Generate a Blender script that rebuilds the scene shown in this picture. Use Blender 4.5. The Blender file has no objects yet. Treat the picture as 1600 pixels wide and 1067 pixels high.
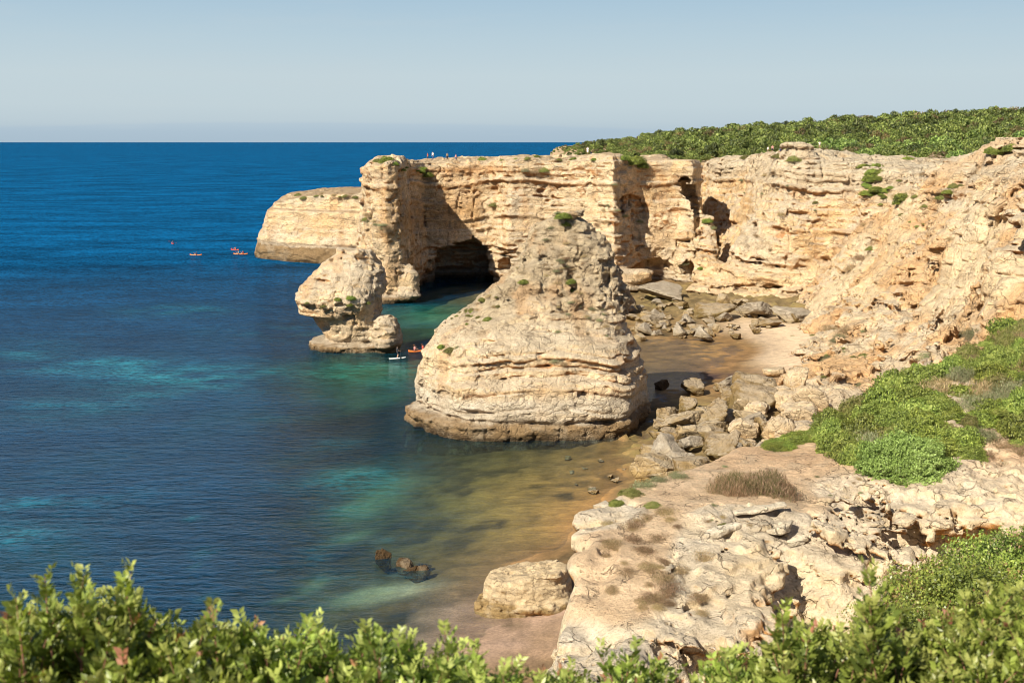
import bpy, math, random, time
import numpy as np
from mathutils import Vector, Matrix, Euler
from mathutils.bvhtree import BVHTree
T0 = time.time()
random.seed(7)
S = bpy.context.scene
COL = S.collection
# ------------------------------------------------------------ camera, sky, sun
H = 32.0
FPX = 1778.0
TH = math.atan(311.5 / FPX)
cam_d = bpy.data.cameras.new("camera")
cam = bpy.data.objects.new("camera", cam_d)
COL.objects.link(cam)
S.camera = cam
cam.location = (0, 0, H)
cam.rotation_euler = (math.pi / 2 - TH, 0, 0)
cam_d.sensor_width = 36
cam_d.lens = 36 * FPX / 1600
cam_d.clip_start = 0.1
cam_d.clip_end = 90000
cam_d.dof.use_dof = True
cam_d.dof.focus_distance = 70
cam_d.dof.aperture_fstop = 5.2

SUN_AZ = math.radians(222)     # compass style, clockwise from +Y : sun stands behind the camera, to the left
SUN_EL = math.radians(40)
world = bpy.data.worlds.new("World")
S.world = world
world.use_nodes = True
nt = world.node_tree
nt.nodes.clear()
def WN(t, **k):
    n = nt.nodes.new(t)
    for a, b in k.items(): setattr(n, a, b)
    return n
sky = WN('ShaderNodeTexSky', sky_type='NISHITA', sun_disc=False, sun_elevation=SUN_EL, sun_rotation=SUN_AZ,
         altitude=30, air_density=1.0, dust_density=1.6, ozone_density=1.0)
hsv = WN('ShaderNodeHueSaturation'); hsv.inputs['Saturation'].default_value = 0.72; hsv.inputs['Value'].default_value = 1.0
gam = WN('ShaderNodeGamma'); gam.inputs['Gamma'].default_value = 1.0
tc = WN('ShaderNodeTexCoord'); sep = WN('ShaderNodeSeparateXYZ')
ramp = WN('ShaderNodeValToRGB')
# milky sea air low over the horizon (display-linear values divided by strength and exposure)
EXPO = 0.74; SKS = 0.058; KK = 1 / (SKS * 2 ** EXPO)
cr = ramp.color_ramp; cr.interpolation = 'LINEAR'
GR = [(0.0, (.42, .53, .61)), (.008, (.44, .55, .63)), (.018, (.50, .605, .665)), (.03, (.53, .635, .685)), (.055, (.535, .645, .695)), (.085, (.475, .61, .69)), (.12, (.39, .55, .675)), (.15, (.23, .41, .60)), (.20, (.10, .26, .50)), (.30, (.05, .17, .42))]
cr.elements[0].position = 0; cr.elements[0].color = (*GR[0][1], 1); cr.elements[1].position = 1; cr.elements[1].color = (*GR[-1][1], 1)
for p, c in GR[1:-1]:
    e = cr.elements.new(p / .3); e.color = (*c, 1)
mapr = WN('ShaderNodeMapRange'); mapr.inputs['From Min'].default_value = 0.0; mapr.inputs['From Max'].default_value = 0.30
mapf = WN('ShaderNodeMapRange', interpolation_type='SMOOTHSTEP'); mapf.inputs['From Min'].default_value = 0.30; mapf.inputs['From Max'].default_value = 0.7
mapf.inputs['To Min'].default_value = 0.96; mapf.inputs['To Max'].default_value = 0.0
scl = WN('ShaderNodeVectorMath', operation='SCALE'); scl.inputs['Scale'].default_value = KK * 1.035
mulc = WN('ShaderNodeMix', data_type='RGBA', blend_type='MIX')
# distant bank of haze: soft topped, hump shaped in azimuth
mp = WN('ShaderNodeMapping'); mp.inputs['Scale'].default_value = (6, 6, 60)
nz = WN('ShaderNodeTexNoise'); nz.inputs['Scale'].default_value = 1.2; nz.inputs['Detail'].default_value = 4
bg = WN('ShaderNodeBackground'); bg.inputs['Strength'].default_value = SKS
out = WN('ShaderNodeOutputWorld')
L = nt.links.new
L(tc.outputs['Generated'], sep.inputs[0]); L(sep.outputs['Z'], mapr.inputs['Value']); L(mapr.outputs[0], ramp.inputs[0])
L(sky.outputs[0], hsv.inputs['Color']); L(hsv.outputs[0], mulc.inputs[6]); L(ramp.outputs[0], scl.inputs[0]); L(scl.outputs[0], mulc.inputs[7]); L(sep.outputs['Z'], mapf.inputs['Value']); L(mapf.outputs[0], mulc.inputs[0])
def WM(op, a, b=None, clamp=False):
    n = WN('ShaderNodeMath', operation=op, use_clamp=clamp)
    for i, v in enumerate((a, b)):
        if v is None: continue
        if isinstance(v, (int, float)): n.inputs[i].default_value = v
        else: L(v, n.inputs[i])
    return n.outputs[0]
# bank top elevation = 0.017 * falloff(azimuth) ; azimuth ~ x
xo = WM('ADD', sep.outputs['X'], 0.16)
top = WM('SUBTRACT', 0.0175, WM('MULTIPLY', WM('MULTIPLY', xo, xo), 0.075))
L(tc.outputs['Generated'], mp.inputs[0]); L(mp.outputs[0], nz.inputs['Vector'])
top = WM('ADD', top, WM('MULTIPLY', WM('SUBTRACT', nz.outputs[0], 0.5), 0.004))
fac = WM('MULTIPLY', WM('SUBTRACT', top, sep.outputs['Z']), 1 / 0.0022, True)
fac = WM('MULTIPLY', fac, 0.55)
bank = WN('ShaderNodeMix', data_type='RGBA', blend_type='MULTIPLY'); bank.inputs[7].default_value = (0.90, 0.94, 1.0, 1)
L(fac, bank.inputs[0]); L(mulc.outputs[2], bank.inputs[6])
# faint streaks of high cloud
mp2 = WN('ShaderNodeMapping'); mp2.inputs['Scale'].default_value = (2.5, 2.5, 22)
nz2 = WN('ShaderNodeTexNoise'); nz2.inputs['Scale'].default_value = 2.2; nz2.inputs['Detail'].default_value = 5; nz2.inputs['Roughness'].default_value = 0.62
L(tc.outputs['Generated'], mp2.inputs[0]); L(mp2.outputs[0], nz2.inputs['Vector'])
cf = WM('MULTIPLY', WM('SUBTRACT', nz2.outputs[0], 0.50), 0.9, True)
wisp = WN('ShaderNodeMix', data_type='RGBA', blend_type='MIX'); wisp.inputs[7].default_value = (.56 * KK, .64 * KK, .68 * KK, 1)
L(cf, wisp.inputs[0]); L(bank.outputs[2], wisp.inputs[6])
L(wisp.outputs[2], bg.inputs['Color']); L(bg.outputs[0], out.inputs[0])

sd = bpy.data.lights.new("sun", 'SUN'); sun = bpy.data.objects.new("sun", sd); COL.objects.link(sun)
sd.energy = 4.9; sd.angle = math.radians(0.55); sd.color = (1.0, 0.93, 0.765)
sdir = Vector((math.sin(SUN_AZ) * math.cos(SUN_EL), math.cos(SUN_AZ) * math.cos(SUN_EL), math.sin(SUN_EL)))
sun.rotation_euler = sdir.to_track_quat('Z', 'Y').to_euler()
S.view_settings.view_transform = 'Standard'; S.view_settings.look = 'None'
S.view_settings.gamma = 1; S.view_settings.use_curve_mapping = False
S.view_settings.exposure = EXPO
S.cycles.filter_width = 1.0
S.cycles.max_bounces = 6; S.cycles.diffuse_bounces = 3; S.cycles.glossy_bounces = 2
S.cycles.transparent_max_bounces = 12; S.cycles.transmission_bounces = 3
S.cycles.caustics_reflective = False; S.cycles.caustics_refractive = False

# ------------------------------------------------------------ picture geometry helpers (photo measured at 1600 x 1067)
CT, ST = math.cos(TH), math.sin(TH)
def ray(px, py):
    a = (px - 800) / FPX; b = (533.5 - py) / FPX
    return Vector((a, CT + b * ST, -ST + b * CT))
def at(px, py, Y):
    d = ray(px, py); t = Y / d.y
    return Vector((d.x * t, Y, H + d.z * t))
def on(px, py, z=0.0):
    d = ray(px, py); t = (z - H) / d.z
    return Vector((d.x * t, d.y * t, z))
def gx(px, Y, z=0.0):
    return (px - 800) / FPX * (Y * CT + (H - z) * ST)

# ------------------------------------------------------------ noise
_rs = np.random.RandomState(11)
TAB = _rs.rand(64 * 64 * 64).astype(np.float32)
def vnoise(p, seed=0):
    """value noise, p (N,3) -> [-1,1]"""
    p = p + np.float32(seed * 17.37)
    i = np.floor(p).astype(np.int32); f = (p - i).astype(np.float32)
    f = f * f * f * (f * (f * 6 - 15) + 10)
    i0 = i & 63; i1 = (i + 1) & 63
    x0, y0, z0 = i0[:, 0] << 12, i0[:, 1] << 6, i0[:, 2]
    x1, y1, z1 = i1[:, 0] << 12, i1[:, 1] << 6, i1[:, 2]
    fx, fy, fz = f[:, 0], f[:, 1], f[:, 2]
    def lx(y, z):
        a = TAB[x0 + y + z]; return a + (TAB[x1 + y + z] - a) * fx
    a = lx(y0, z0); b = lx(y1, z0); c = lx(y0, z1); d = lx(y1, z1)
    a = a + (b - a) * fy; c = c + (d - c) * fy
    return (a + (c - a) * fz) * 2 - 1
ROT = np.array([[0.36, 0.48, -0.8], [-0.8, 0.6, 0.0], [0.48, 0.64, 0.6]], np.float32)
def fbm(p, o=3, seed=0, g=0.5, r=False):
    p = p.astype(np.float32); s = 0; a = 1.0; t = 0
    for k in range(o):
        n = vnoise(p, seed + k)
        if r: n = 1 - 2 * np.abs(n)
        s = s + a * n; t += a; a *= g; p = (p @ ROT.T) * 2.03
    return s / t
def cell(p, seed=0):
    """F1,F2 cell noise + id"""
    p = p.astype(np.float32)
    i = np.floor(p).astype(np.int32); f = p - i
    F1 = np.full(len(p), 9, np.float32); F2 = F1.copy(); ID = np.zeros(len(p), np.float32)
    sgn = np.where(f > 0.5, 1, -1)
    for a in (0, 1):
        for b in (0, 1):
            for c in (0, 1):
                o = sgn * np.array([a, b, c])
                j = (i + o + seed * 7) & 63
                h = (j[:, 0] << 12) + (j[:, 1] << 6) + j[:, 2]
                q = np.stack([TAB[h], TAB[(h * 3 + 1234) & 262143], TAB[(h * 5 + 777) & 262143]], 1)
                d = ((o + q * 0.8 + 0.1 - f) ** 2).sum(1)
                m = d < F1
                F2 = np.where(m, F1, np.minimum(F2, d)); ID = np.where(m, TAB[(h * 7 + 99) & 262143], ID); F1 = np.where(m, d, F1)
    return np.sqrt(F1), np.sqrt(F2), ID
def sstep(a, b, x):
    t = np.clip((x - a) / (b - a), 0, 1); return t * t * (3 - 2 * t)

class RBF:
    """linear-kernel scattered interpolation of z over (x,y)"""
    def __init__(s, pts, lam=0.0):
        P = np.array(pts, np.float64); s.c = P[:, :2]; n = len(P)
        K = np.linalg.norm(s.c[:, None] - s.c[None], axis=2) + lam * np.eye(n)
        A = np.zeros((n + 1, n + 1)); A[:n, :n] = K; A[:n, n] = 1; A[n, :n] = 1
        s.w = np.linalg.solve(A, np.append(P[:, 2], 0))
    def __call__(s, x, y):
        r = np.zeros(np.broadcast(x, y).shape) + s.w[-1]
        for (cx, cy), w in zip(s.c, s.w[:-1]): r = r + w * np.sqrt((x - cx) ** 2 + (y - cy) ** 2)
        return r.astype(np.float32)
def poly_sdf(x, y, poly):
    P = np.array([(p[0], p[1]) for p in poly], np.float64); n = len(P)
    d = np.full(np.broadcast(x, y).shape, 1e18); ins = np.zeros(d.shape, bool)
    for i in range(n):
        a, b = P[i], P[(i + 1) % n]; e = b - a
        wx, wy = x - a[0], y - a[1]
        t = np.clip((wx * e[0] + wy * e[1]) / (e @ e), 0, 1)
        d = np.minimum(d, (wx - e[0] * t) ** 2 + (wy - e[1] * t) ** 2)
        c = ((a[1] > y) != (b[1] > y)) & (x < (b[0] - a[0]) * (y - a[1]) / ((b[1] - a[1]) or 1e-9) + a[0])
        ins ^= c
    d = np.sqrt(d); return np.where(ins, -d, d).astype(np.float32)
def smax(a, b, k):
    h = np.clip(0.5 + 0.5 * (a - b) / k, 0, 1); return b + (a - b) * h + k * h * (1 - h)
def smin(a, b, k): return -smax(-a, -b, k)
def capsule(x, y, z, a, b, ra, rb=None, sc=(1, 1, 1)):
    rb = ra if rb is None else rb
    a = np.array(a, np.float32); b = np.array(b, np.float32); e = (b - a) / np.array(sc)
    wx, wy, wz = (x - a[0]) / sc[0], (y - a[1]) / sc[1], (z - a[2]) / sc[2]
    t = np.clip((wx * e[0] + wy * e[1] + wz * e[2]) / max(float(e @ e), 1e-9), 0, 1)
    return np.sqrt((wx - e[0] * t) ** 2 + (wy - e[1] * t) ** 2 + (wz - e[2] * t) ** 2) - (ra + (rb - ra) * t)

# ------------------------------------------------------------ meshing
def nets(f, org, v):
    nx, ny, nz = f.shape
    ins = f < 0
    c = ins[:-1, :-1, :-1].astype(np.int8)
    s = np.zeros(c.shape, np.int8)
    for a in (0, 1):
        for b in (0, 1):
            for d in (0, 1):
                s += ins[a:nx - 1 + a, b:ny - 1 + b, d:nz - 1 + d]
    act = (s > 0) & (s < 8)
    I = np.argwhere(act); n = len(I)
    idx = np.full(act.shape, -1, np.int32); idx[act] = np.arange(n)
    cs = [(a, b, d) for a in (0, 1) for b in (0, 1) for d in (0, 1)]
    cv = [f[I[:, 0] + a, I[:, 1] + b, I[:, 2] + d] for a, b, d in cs]
    acc = np.zeros((n, 3), np.float32); cnt = np.zeros(n, np.float32)
    for i in range(8):
        for j in range(i + 1, 8):
            df = [q - p for p, q in zip(cs[i], cs[j])]
            if sum(abs(t) for t in df) != 1: continue
            m = (cv[i] < 0) != (cv[j] < 0)
            t = np.where(m, cv[i] / np.where(m, cv[i] - cv[j], 1), 0)
            for k in range(3):
                acc[:, k] += np.where(m, cs[i][k] + df[k] * t, 0)
            cnt += m
    V = (I + acc / cnt[:, None]) * v + np.array(org)
    F = []
    for ax in range(3):
        A = ins[:-1] if ax == 0 else ins[:, :-1] if ax == 1 else ins[:, :, :-1]
        B = ins[1:] if ax == 0 else ins[:, 1:] if ax == 1 else ins[:, :, 1:]
        E = np.argwhere(A != B)
        u, w = [(1, 2), (2, 0), (0, 1)][ax]
        ok = (E[:, u] > 0) & (E[:, w] > 0) & (E[:, u] < f.shape[u] - 1) & (E[:, w] < f.shape[w] - 1)
        E = E[ok]
        sg = A[E[:, 0], E[:, 1], E[:, 2]]
        q = []
        for du, dw in ((-1, -1), (0, -1), (0, 0), (-1, 0)):
            e = E.copy(); e[:, u] += du; e[:, w] += dw
            q.append(idx[e[:, 0], e[:, 1], e[:, 2]])
        q = np.stack(q, 1)
        q[~sg] = q[~sg][:, ::-1]
        F.append(q)
    return V.astype(np.float32), np.concatenate(F).astype(np.int32)
def vnormals(V, F):
    a = V[F[:, 2]] - V[F[:, 0]]; b = V[F[:, -1]] - V[F[:, 1]]
    n = np.cross(a, b); N = np.zeros_like(V)
    for k in range(3):
        acc = np.zeros(len(V))
        for j in range(F.shape[1]): acc += np.bincount(F[:, j], n[:, k], len(V))
        N[:, k] = acc
    return N / np.maximum(np.linalg.norm(N, axis=1, keepdims=True), 1e-9)
def mesh(name, V, F, mat=None, col=None, smooth=True, attrs=None):
    me = bpy.data.meshes.new(name)
    V = np.ascontiguousarray(V, np.float32); F = np.ascontiguousarray(F, np.int32); k = F.shape[1]
    me.vertices.add(len(V)); me.vertices.foreach_set('co', V.ravel())
    me.loops.add(F.size); me.loops.foreach_set('vertex_index', F.ravel())
    me.polygons.add(len(F)); me.polygons.foreach_set('loop_start', np.arange(0, F.size, k, dtype=np.int32))
    me.update(calc_edges=True)
    me.polygons.foreach_set('use_smooth', np.full(len(F), smooth))
    def ca(nm, c):
        c = np.asarray(c, np.float32)
        if c.shape[1] == 3: c = np.concatenate([c, np.ones((len(c), 1), np.float32)], 1)
        at_ = me.color_attributes.new(nm, 'FLOAT_COLOR', 'POINT'); at_.data.foreach_set('color', np.ascontiguousarray(c).ravel())
    if col is not None: ca('Col', col)
    for nm, c in (attrs or {}).items(): ca(nm, c)
    if mat: me.materials.append(mat)
    return me
def link(name, me, parent=None):
    o = bpy.data.objects.new(name, me); COL.objects.link(o)
    if parent: o.parent = parent
    return o
def tag(o, label=None, cat=None, group=None, kind=None):
    if label: o['label'] = label
    if cat: o['category'] = cat
    if group: o['group'] = group
    if kind: o['kind'] = kind
    return o
def empty(name, loc=(0, 0, 0), rz=0):
    o = bpy.data.objects.new(name, None); COL.objects.link(o); o.location = loc; o.rotation_euler = (0, 0, rz); o.empty_display_size = 0.3
    return o
def copy_tree(o, parent=None):
    c = o.copy(); COL.objects.link(c); c.parent = parent
    for ch in list(o.children): copy_tree(ch, c)
    return c

# ------------------------------------------------------------ materials
def mat_new(name):
    m = bpy.data.materials.new(name); m.use_nodes = True; m.node_tree.nodes.clear(); return m
class G:
    def __init__(s, m): s.t = m.node_tree
    def n(s, t, **k):
        x = s.t.nodes.new(t)
        for a, b in k.items(): setattr(x, a, b)
        return x
    def l(s, a, b): s.t.links.new(a, b)
    def noise(s, vec, scale, detail=4, rough=0.55):
        x = s.n('ShaderNodeTexNoise'); x.inputs['Scale'].default_value = scale; x.inputs['Detail'].default_value = detail
        x.inputs['Roughness'].default_value = rough; s.l(vec, x.inputs['Vector']); return x.outputs[0]
    def math(s, op, a, b=None, c=None, clamp=False):
        x = s.n('ShaderNodeMath', operation=op, use_clamp=clamp)
        for i, v in enumerate((a, b, c)):
            if v is None: continue
            if isinstance(v, (int, float)): x.inputs[i].default_value = v
            else: s.l(v, x.inputs[i])
        return x.outputs[0]
    def mix(s, bt, fac, a, b):
        x = s.n('ShaderNodeMix', data_type='RGBA', blend_type=bt)
        for i, v in ((0, fac), (6, a), (7, b)):
            if isinstance(v, (int, float)): x.inputs[i].default_value = v
            elif isinstance(v, tuple): x.inputs[i].default_value = (*v, 1)
            else: s.l(v, x.inputs[i])
        return x.outputs[2]
    def rr(s, v, a, b, c, d):
        x = s.n('ShaderNodeMapRange'); s.l(v, x.inputs[0])
        for i, k in enumerate((a, b, c, d)): x.inputs[i + 1].default_value = k
        return x.outputs[0]
def rock_material(name, scale=1.0, bump=0.6, dist=0.25, rough=0.9, contrast=1.0, net=.22):
    m = mat_new(name); g = G(m)
    pos = g.n('ShaderNodeNewGeometry').outputs['Position']
    mp = g.n('ShaderNodeMapping'); mp.inputs['Scale'].default_value = (scale,) * 3; g.l(pos, mp.inputs[0]); P = mp.outputs[0]
    mz = g.n('ShaderNodeMapping'); mz.inputs['Scale'].default_value = (scale * .35, scale * .35, scale * 2.2); g.l(pos, mz.inputs[0])
    col = g.n('ShaderNodeVertexColor', layer_name='Col').outputs[0]
    n1 = g.noise(P, 1.1, 6, 0.62); n2 = g.noise(P, 5.5, 5, 0.65); n3 = g.noise(mz.outputs[0], 1.0, 5, 0.6)
    v1 = g.n('ShaderNodeTexVoronoi', feature='DISTANCE_TO_EDGE'); v1.inputs['Scale'].default_value = 1.3
    wp = g.mix('ADD', 0.35, P, g.noise(P, 2.0, 3)); g.l(wp, v1.inputs['Vector'])
    c = g.mix('MULTIPLY', 1.0, col, g.mix('MIX', g.rr(n1, .3, .7, 0, 1), (.80 , .78, .76), (1.14, 1.13, 1.1)))
    c = g.mix('MULTIPLY', 0.8 * contrast, c, g.mix('MIX', g.rr(n2, .32, .68, 0, 1), (.74, .72, .70), (1.16, 1.15, 1.12)))
    c = g.mix('MULTIPLY', 0.7, c, g.mix('MIX', g.rr(n3, .35, .65, 0, 1), (.84, .80, .74), (1.1, 1.1, 1.1)))
    stain = g.rr(g.noise(P, .42, 6, .68), .50, .66, 0, .5 * contrast)
    c = g.mix('MIX', stain, c, (.40, .32, .225))
    spots = g.rr(g.noise(P, 7.0, 4, .65), .57, .70, 0, .55)
    c = g.mix('MIX', spots, c, (.15, .115, .08))
    cv = g.n('ShaderNodeTexVoronoi', feature='DISTANCE_TO_EDGE'); cv.inputs['Scale'].default_value = .42
    mc = g.n('ShaderNodeMapping'); mc.inputs['Scale'].default_value = (scale, scale, scale * 2.6); g.l(pos, mc.inputs[0])
    wv_ = g.n('ShaderNodeVectorMath', operation='SCALE'); wv_.inputs['Scale'].default_value = 2.2; nv = g.n('ShaderNodeTexNoise'); nv.inputs['Scale'].default_value = 1.1; nv.inputs['Detail'].default_value = 5; g.l(P, nv.inputs['Vector'])
    g.l(nv.outputs['Color'], wv_.inputs[0]); av = g.n('ShaderNodeVectorMath', operation='ADD'); g.l(mc.outputs[0], av.inputs[0]); g.l(wv_.outputs[0], av.inputs[1]); g.l(av.outputs[0], cv.inputs['Vector'])
    cmask = g.rr(g.noise(P, .5, 2), .46, .56, 0, 1)
    crk = g.math('MULTIPLY', g.rr(cv.outputs[0], .0, .035, 1, 0), cmask)
    pv = g.n('ShaderNodeTexVoronoi', feature='F1'); pv.inputs['Scale'].default_value = 2.6; pv.inputs['Randomness'].default_value = 1; g.l(wp, pv.inputs['Vector'])
    pmask = g.rr(g.noise(P, .7, 3), .52, .62, 0, 1)
    pit = g.math('MULTIPLY', g.rr(pv.outputs['Distance'], .10, .26, 1, 0), pmask)
    c = g.mix('MIX', g.math('MULTIPLY', crk, .55), c, (.17, .11, .06)); c = g.mix('MIX', g.math('MULTIPLY', pit, .5), c, (.22, .14, .075))
    h = g.math('ADD', g.math('MULTIPLY', n1, 1.0), g.math('MULTIPLY', n2, .45))
    h = g.math('SUBTRACT', h, g.math('ADD', g.math('MULTIPLY', crk, .45), g.math('MULTIPLY', pit, .5)))
    h = g.math('ADD', h, g.math('MULTIPLY', n3, .35))
    h = g.math('ADD', h, g.math('MULTIPLY', g.rr(v1.outputs[0], 0, .09, 0, 1), net))
    h = g.math('ADD', h, g.math('MULTIPLY', g.noise(P, 22, 3, .6), .14))
    b = g.n('ShaderNodeBump'); b.inputs['Strength'].default_value = bump; b.inputs['Distance'].default_value = dist; g.l(h, b.inputs['Height'])
    p = g.n('ShaderNodeBsdfPrincipled'); p.inputs['Roughness'].default_value = rough; p.inputs['Specular IOR Level'].default_value = 0.2
    g.l(c, p.inputs['Base Color']); g.l(b.outputs[0], p.inputs['Normal'])
    o = g.n('ShaderNodeOutputMaterial'); g.l(p.outputs[0], o.inputs[0]); return m
ROCK = rock_material('limestone_far', 0.55, 0.8, 0.9)
ROCK_MID = rock_material('limestone_stack', 0.9, 0.8, 0.5)
ROCK_NEAR = rock_material('limestone_near', 2.2, 0.95, 0.16, net=0.03)
def foliage_material(name, trans=0.25, rough=0.5, spec=.3):
    m = mat_new(name); g = G(m)
    col = g.n('ShaderNodeVertexColor', layer_name='Col').outputs[0]
    ob = g.n('ShaderNodeObjectInfo')
    hs = g.n('ShaderNodeHueSaturation'); g.l(col, hs.inputs['Color'])
    g.l(g.rr(ob.outputs['Random'], 0, 1, .72, 1.25), hs.inputs['Value']); g.l(g.rr(ob.outputs['Random'], 0, 1, .465, .50), hs.inputs['Hue'])
    p = g.n('ShaderNodeBsdfPrincipled'); p.inputs['Roughness'].default_value = rough; p.inputs['Specular IOR Level'].default_value = spec
    g.l(hs.outputs[0], p.inputs['Base Color'])
    t = g.n('ShaderNodeBsdfTranslucent'); tcx = g.mix('MULTIPLY', 1.0, hs.outputs[0], (1.15, 1.2, .5)); g.l(tcx, t.inputs[0])
    mx = g.n('ShaderNodeMixShader'); mx.inputs[0].default_value = trans; g.l(p.outputs[0], mx.inputs[1]); g.l(t.outputs[0], mx.inputs[2])
    o = g.n('ShaderNodeOutputMaterial'); g.l(mx.outputs[0], o.inputs[0]); return m
LEAF = foliage_material('leaves')
LEAF_NEAR = foliage_material('glossy_leaves', .3, .38, .45)
def plain(name, c, rough=.7, var=.25, scale=8):
    m = mat_new(name); g = G(m)
    pos = g.n('ShaderNodeTexCoord').outputs['Object']
    n = g.noise(pos, scale, 4)
    cc = g.mix('MULTIPLY', 1.0, c, g.mix('MIX', n, (1 - var,) * 3, (1 + var,) * 3))
    p = g.n('ShaderNodeBsdfPrincipled'); p.inputs['Roughness'].default_value = rough; g.l(cc, p.inputs['Base Color'])
    b = g.n('ShaderNodeBump'); b.inputs['Strength'].default_value = .3; b.inputs['Distance'].default_value = .01; g.l(n, b.inputs['Height']); g.l(b.outputs[0], p.inputs['Normal'])
    o = g.n('ShaderNodeOutputMaterial'); g.l(p.outputs[0], o.inputs[0]); return m
BARK = plain('bark', (.16, .09, .06), .85)

# ------------------------------------------------------------ rock shaping
_ls = np.random.RandomState(5)
_zb = np.cumsum(_ls.uniform(.5, 2.3, 60)) - 6.0
_zo = _ls.uniform(-.55, .5, 61).astype(np.float32)
def strata(z):
    i = np.searchsorted(_zb, z); i = np.clip(i, 1, 59)
    lo = _zb[i - 1]; hi = _zb[np.minimum(i, 59)]
    t = (z - lo) / np.maximum(hi - lo, .1)
    o = _zo[i]; on_ = _zo[np.minimum(i + 1, 60)]
    # rounded bed, undercut joint at the bottom
    joint = np.exp(-((z - lo) / .13) ** 2) + np.exp(-((hi - z) / .13) ** 2)
    return (o + (on_ - o) * sstep(.86, 1, t) + .35 * joint).astype(np.float32)
def rocknoise(p, a=1.0, s=1.0, st=1.0, seed=0, pits=1.0, crack=1.0, bl=1.0):
    """added to a distance field: positive carves in"""
    q = p / s
    big = fbm(q / 9, 2, seed + 1) * 1.6
    wz = p[:, 2] + 1.0 * vnoise(q / 14, seed + 3) + .25 * vnoise(q / 2.5, seed + 33)
    stm = sstep(-.35, .35, vnoise(q / 11, seed + 4))
    sr = strata(wz) * (.35 + .65 * stm) * st
    qc = q * np.array([1 / 2.6, 1 / 2.6, 1 / 11], np.float32)
    cr = np.maximum(0, 1 - np.abs(vnoise(qc + .3 * vnoise(q / 2, seed)[:, None], seed + 6)) / .09) * .8 * crack * (1 - .6 * stm)
    F1, F2, ID = cell(q / np.array([2.6, 2.6, 1.5], np.float32) + .45 * vnoise(q / 1.7, seed + 8)[:, None] + .2 * vnoise(q / .6, seed + 9)[:, None], seed)
    blk = ((ID - .5) * .85 + np.maximum(0, 1 - (F2 - F1) / .12) * .22) * (1 - .5 * stm) * bl
    fine = fbm(q / 1.3, 4, seed + 12, .62) * .34 - fbm(q / .75, 2, seed + 60, .6, True) * .12
    sr = sr + strata(wz * 3.3 + .4 * vnoise(q / 3, seed + 61)) * .16 * stm * st
    pm = sstep(-.1, .5, vnoise(q / 7, seed + 20))
    pt = np.maximum(0, vnoise(q / np.array([1.3, 1.3, .8], np.float32), seed + 15) - .45) * 2.2 * pm * pits
    pt2 = np.maximum(0, vnoise(q / np.array([4.2, 4.2, 1.5], np.float32), seed + 16) - .55) * 4.0 * pits
    return a * (big + sr * .9 + cr + blk + fine + pt + pt2), (fine + pt + pt2 * .6 + cr * .7 + np.maximum(sr, 0) * .5), stm, ID
def rockcolor(V, N, cav, stm, ID, seed=0, z0=1.6, warm=0.5, top=None):
    n = len(V)
    cream = np.array([.72, .55, .36]); gold = np.array([.68, .46, .25]); grey = np.array([.52, .45, .36])
    pale = np.array([.78, .63, .45]); ochre = np.array([.46, .20, .065]); tan = np.array([.50, .36, .23])
    a = fbm(V / 13, 3, seed + 40)[:, None]; b = fbm(V / np.array([7, 7, 3.]), 3, seed + 41)[:, None]
    c = cream + (gold - cream) * sstep(-.3 - warm * .4 + .35, .6 - warm * .4, a)
    c = c + (pale - c) * sstep(.0, .55, b) * .8
    # bedding stripes
    w = V[:, 2] + .5 * vnoise(V / 14, seed + 3)
    s1 = vnoise(np.stack([w * 0.9, V[:, 0] / 30, V[:, 1] / 30], 1), seed + 42)[:, None]
    c = c * (1 + .16 * s1) ; c = c + (gold - c) * sstep(.25, .6, -s1) * .45
    # weathered grey crust on upward faces and upper part
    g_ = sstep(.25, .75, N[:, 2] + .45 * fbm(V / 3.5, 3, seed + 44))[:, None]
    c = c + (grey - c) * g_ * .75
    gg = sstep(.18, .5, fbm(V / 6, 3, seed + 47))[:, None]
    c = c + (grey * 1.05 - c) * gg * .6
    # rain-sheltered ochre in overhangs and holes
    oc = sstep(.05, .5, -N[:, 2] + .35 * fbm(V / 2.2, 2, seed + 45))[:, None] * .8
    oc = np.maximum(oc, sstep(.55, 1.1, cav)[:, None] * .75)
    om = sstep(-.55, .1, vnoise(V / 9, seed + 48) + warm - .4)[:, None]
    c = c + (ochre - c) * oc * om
    # runnels of soil
    rn = sstep(.35, .7, vnoise(V * np.array([1 / 2.2, 1 / 2.2, 1 / 16]), seed + 49))[:, None]
    c = c + (np.array([.52, .30, .14]) - c) * rn * .4
    # tidal band: dark brown algae crust, grey splash zone above
    zz = V[:, 2] + .35 * vnoise(V / 4, seed + 50) + .2 * vnoise(V / 1.1, seed + 51)
    sp = (1 - sstep(z0, z0 + 1.6, zz))[:, None]
    c = c + (np.array([.42, .36, .29]) - c) * sp * .8
    td = (1 - sstep(z0 - .35, z0 + .05, zz))[:, None]
    c = c + (np.array([.24, .155, .075]) - c) * td * .92
    lo = (1 - sstep(.25, .8, zz))[:, None]
    c = c + (np.array([.06, .04, .022]) - c) * lo * .9
    return c
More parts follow.
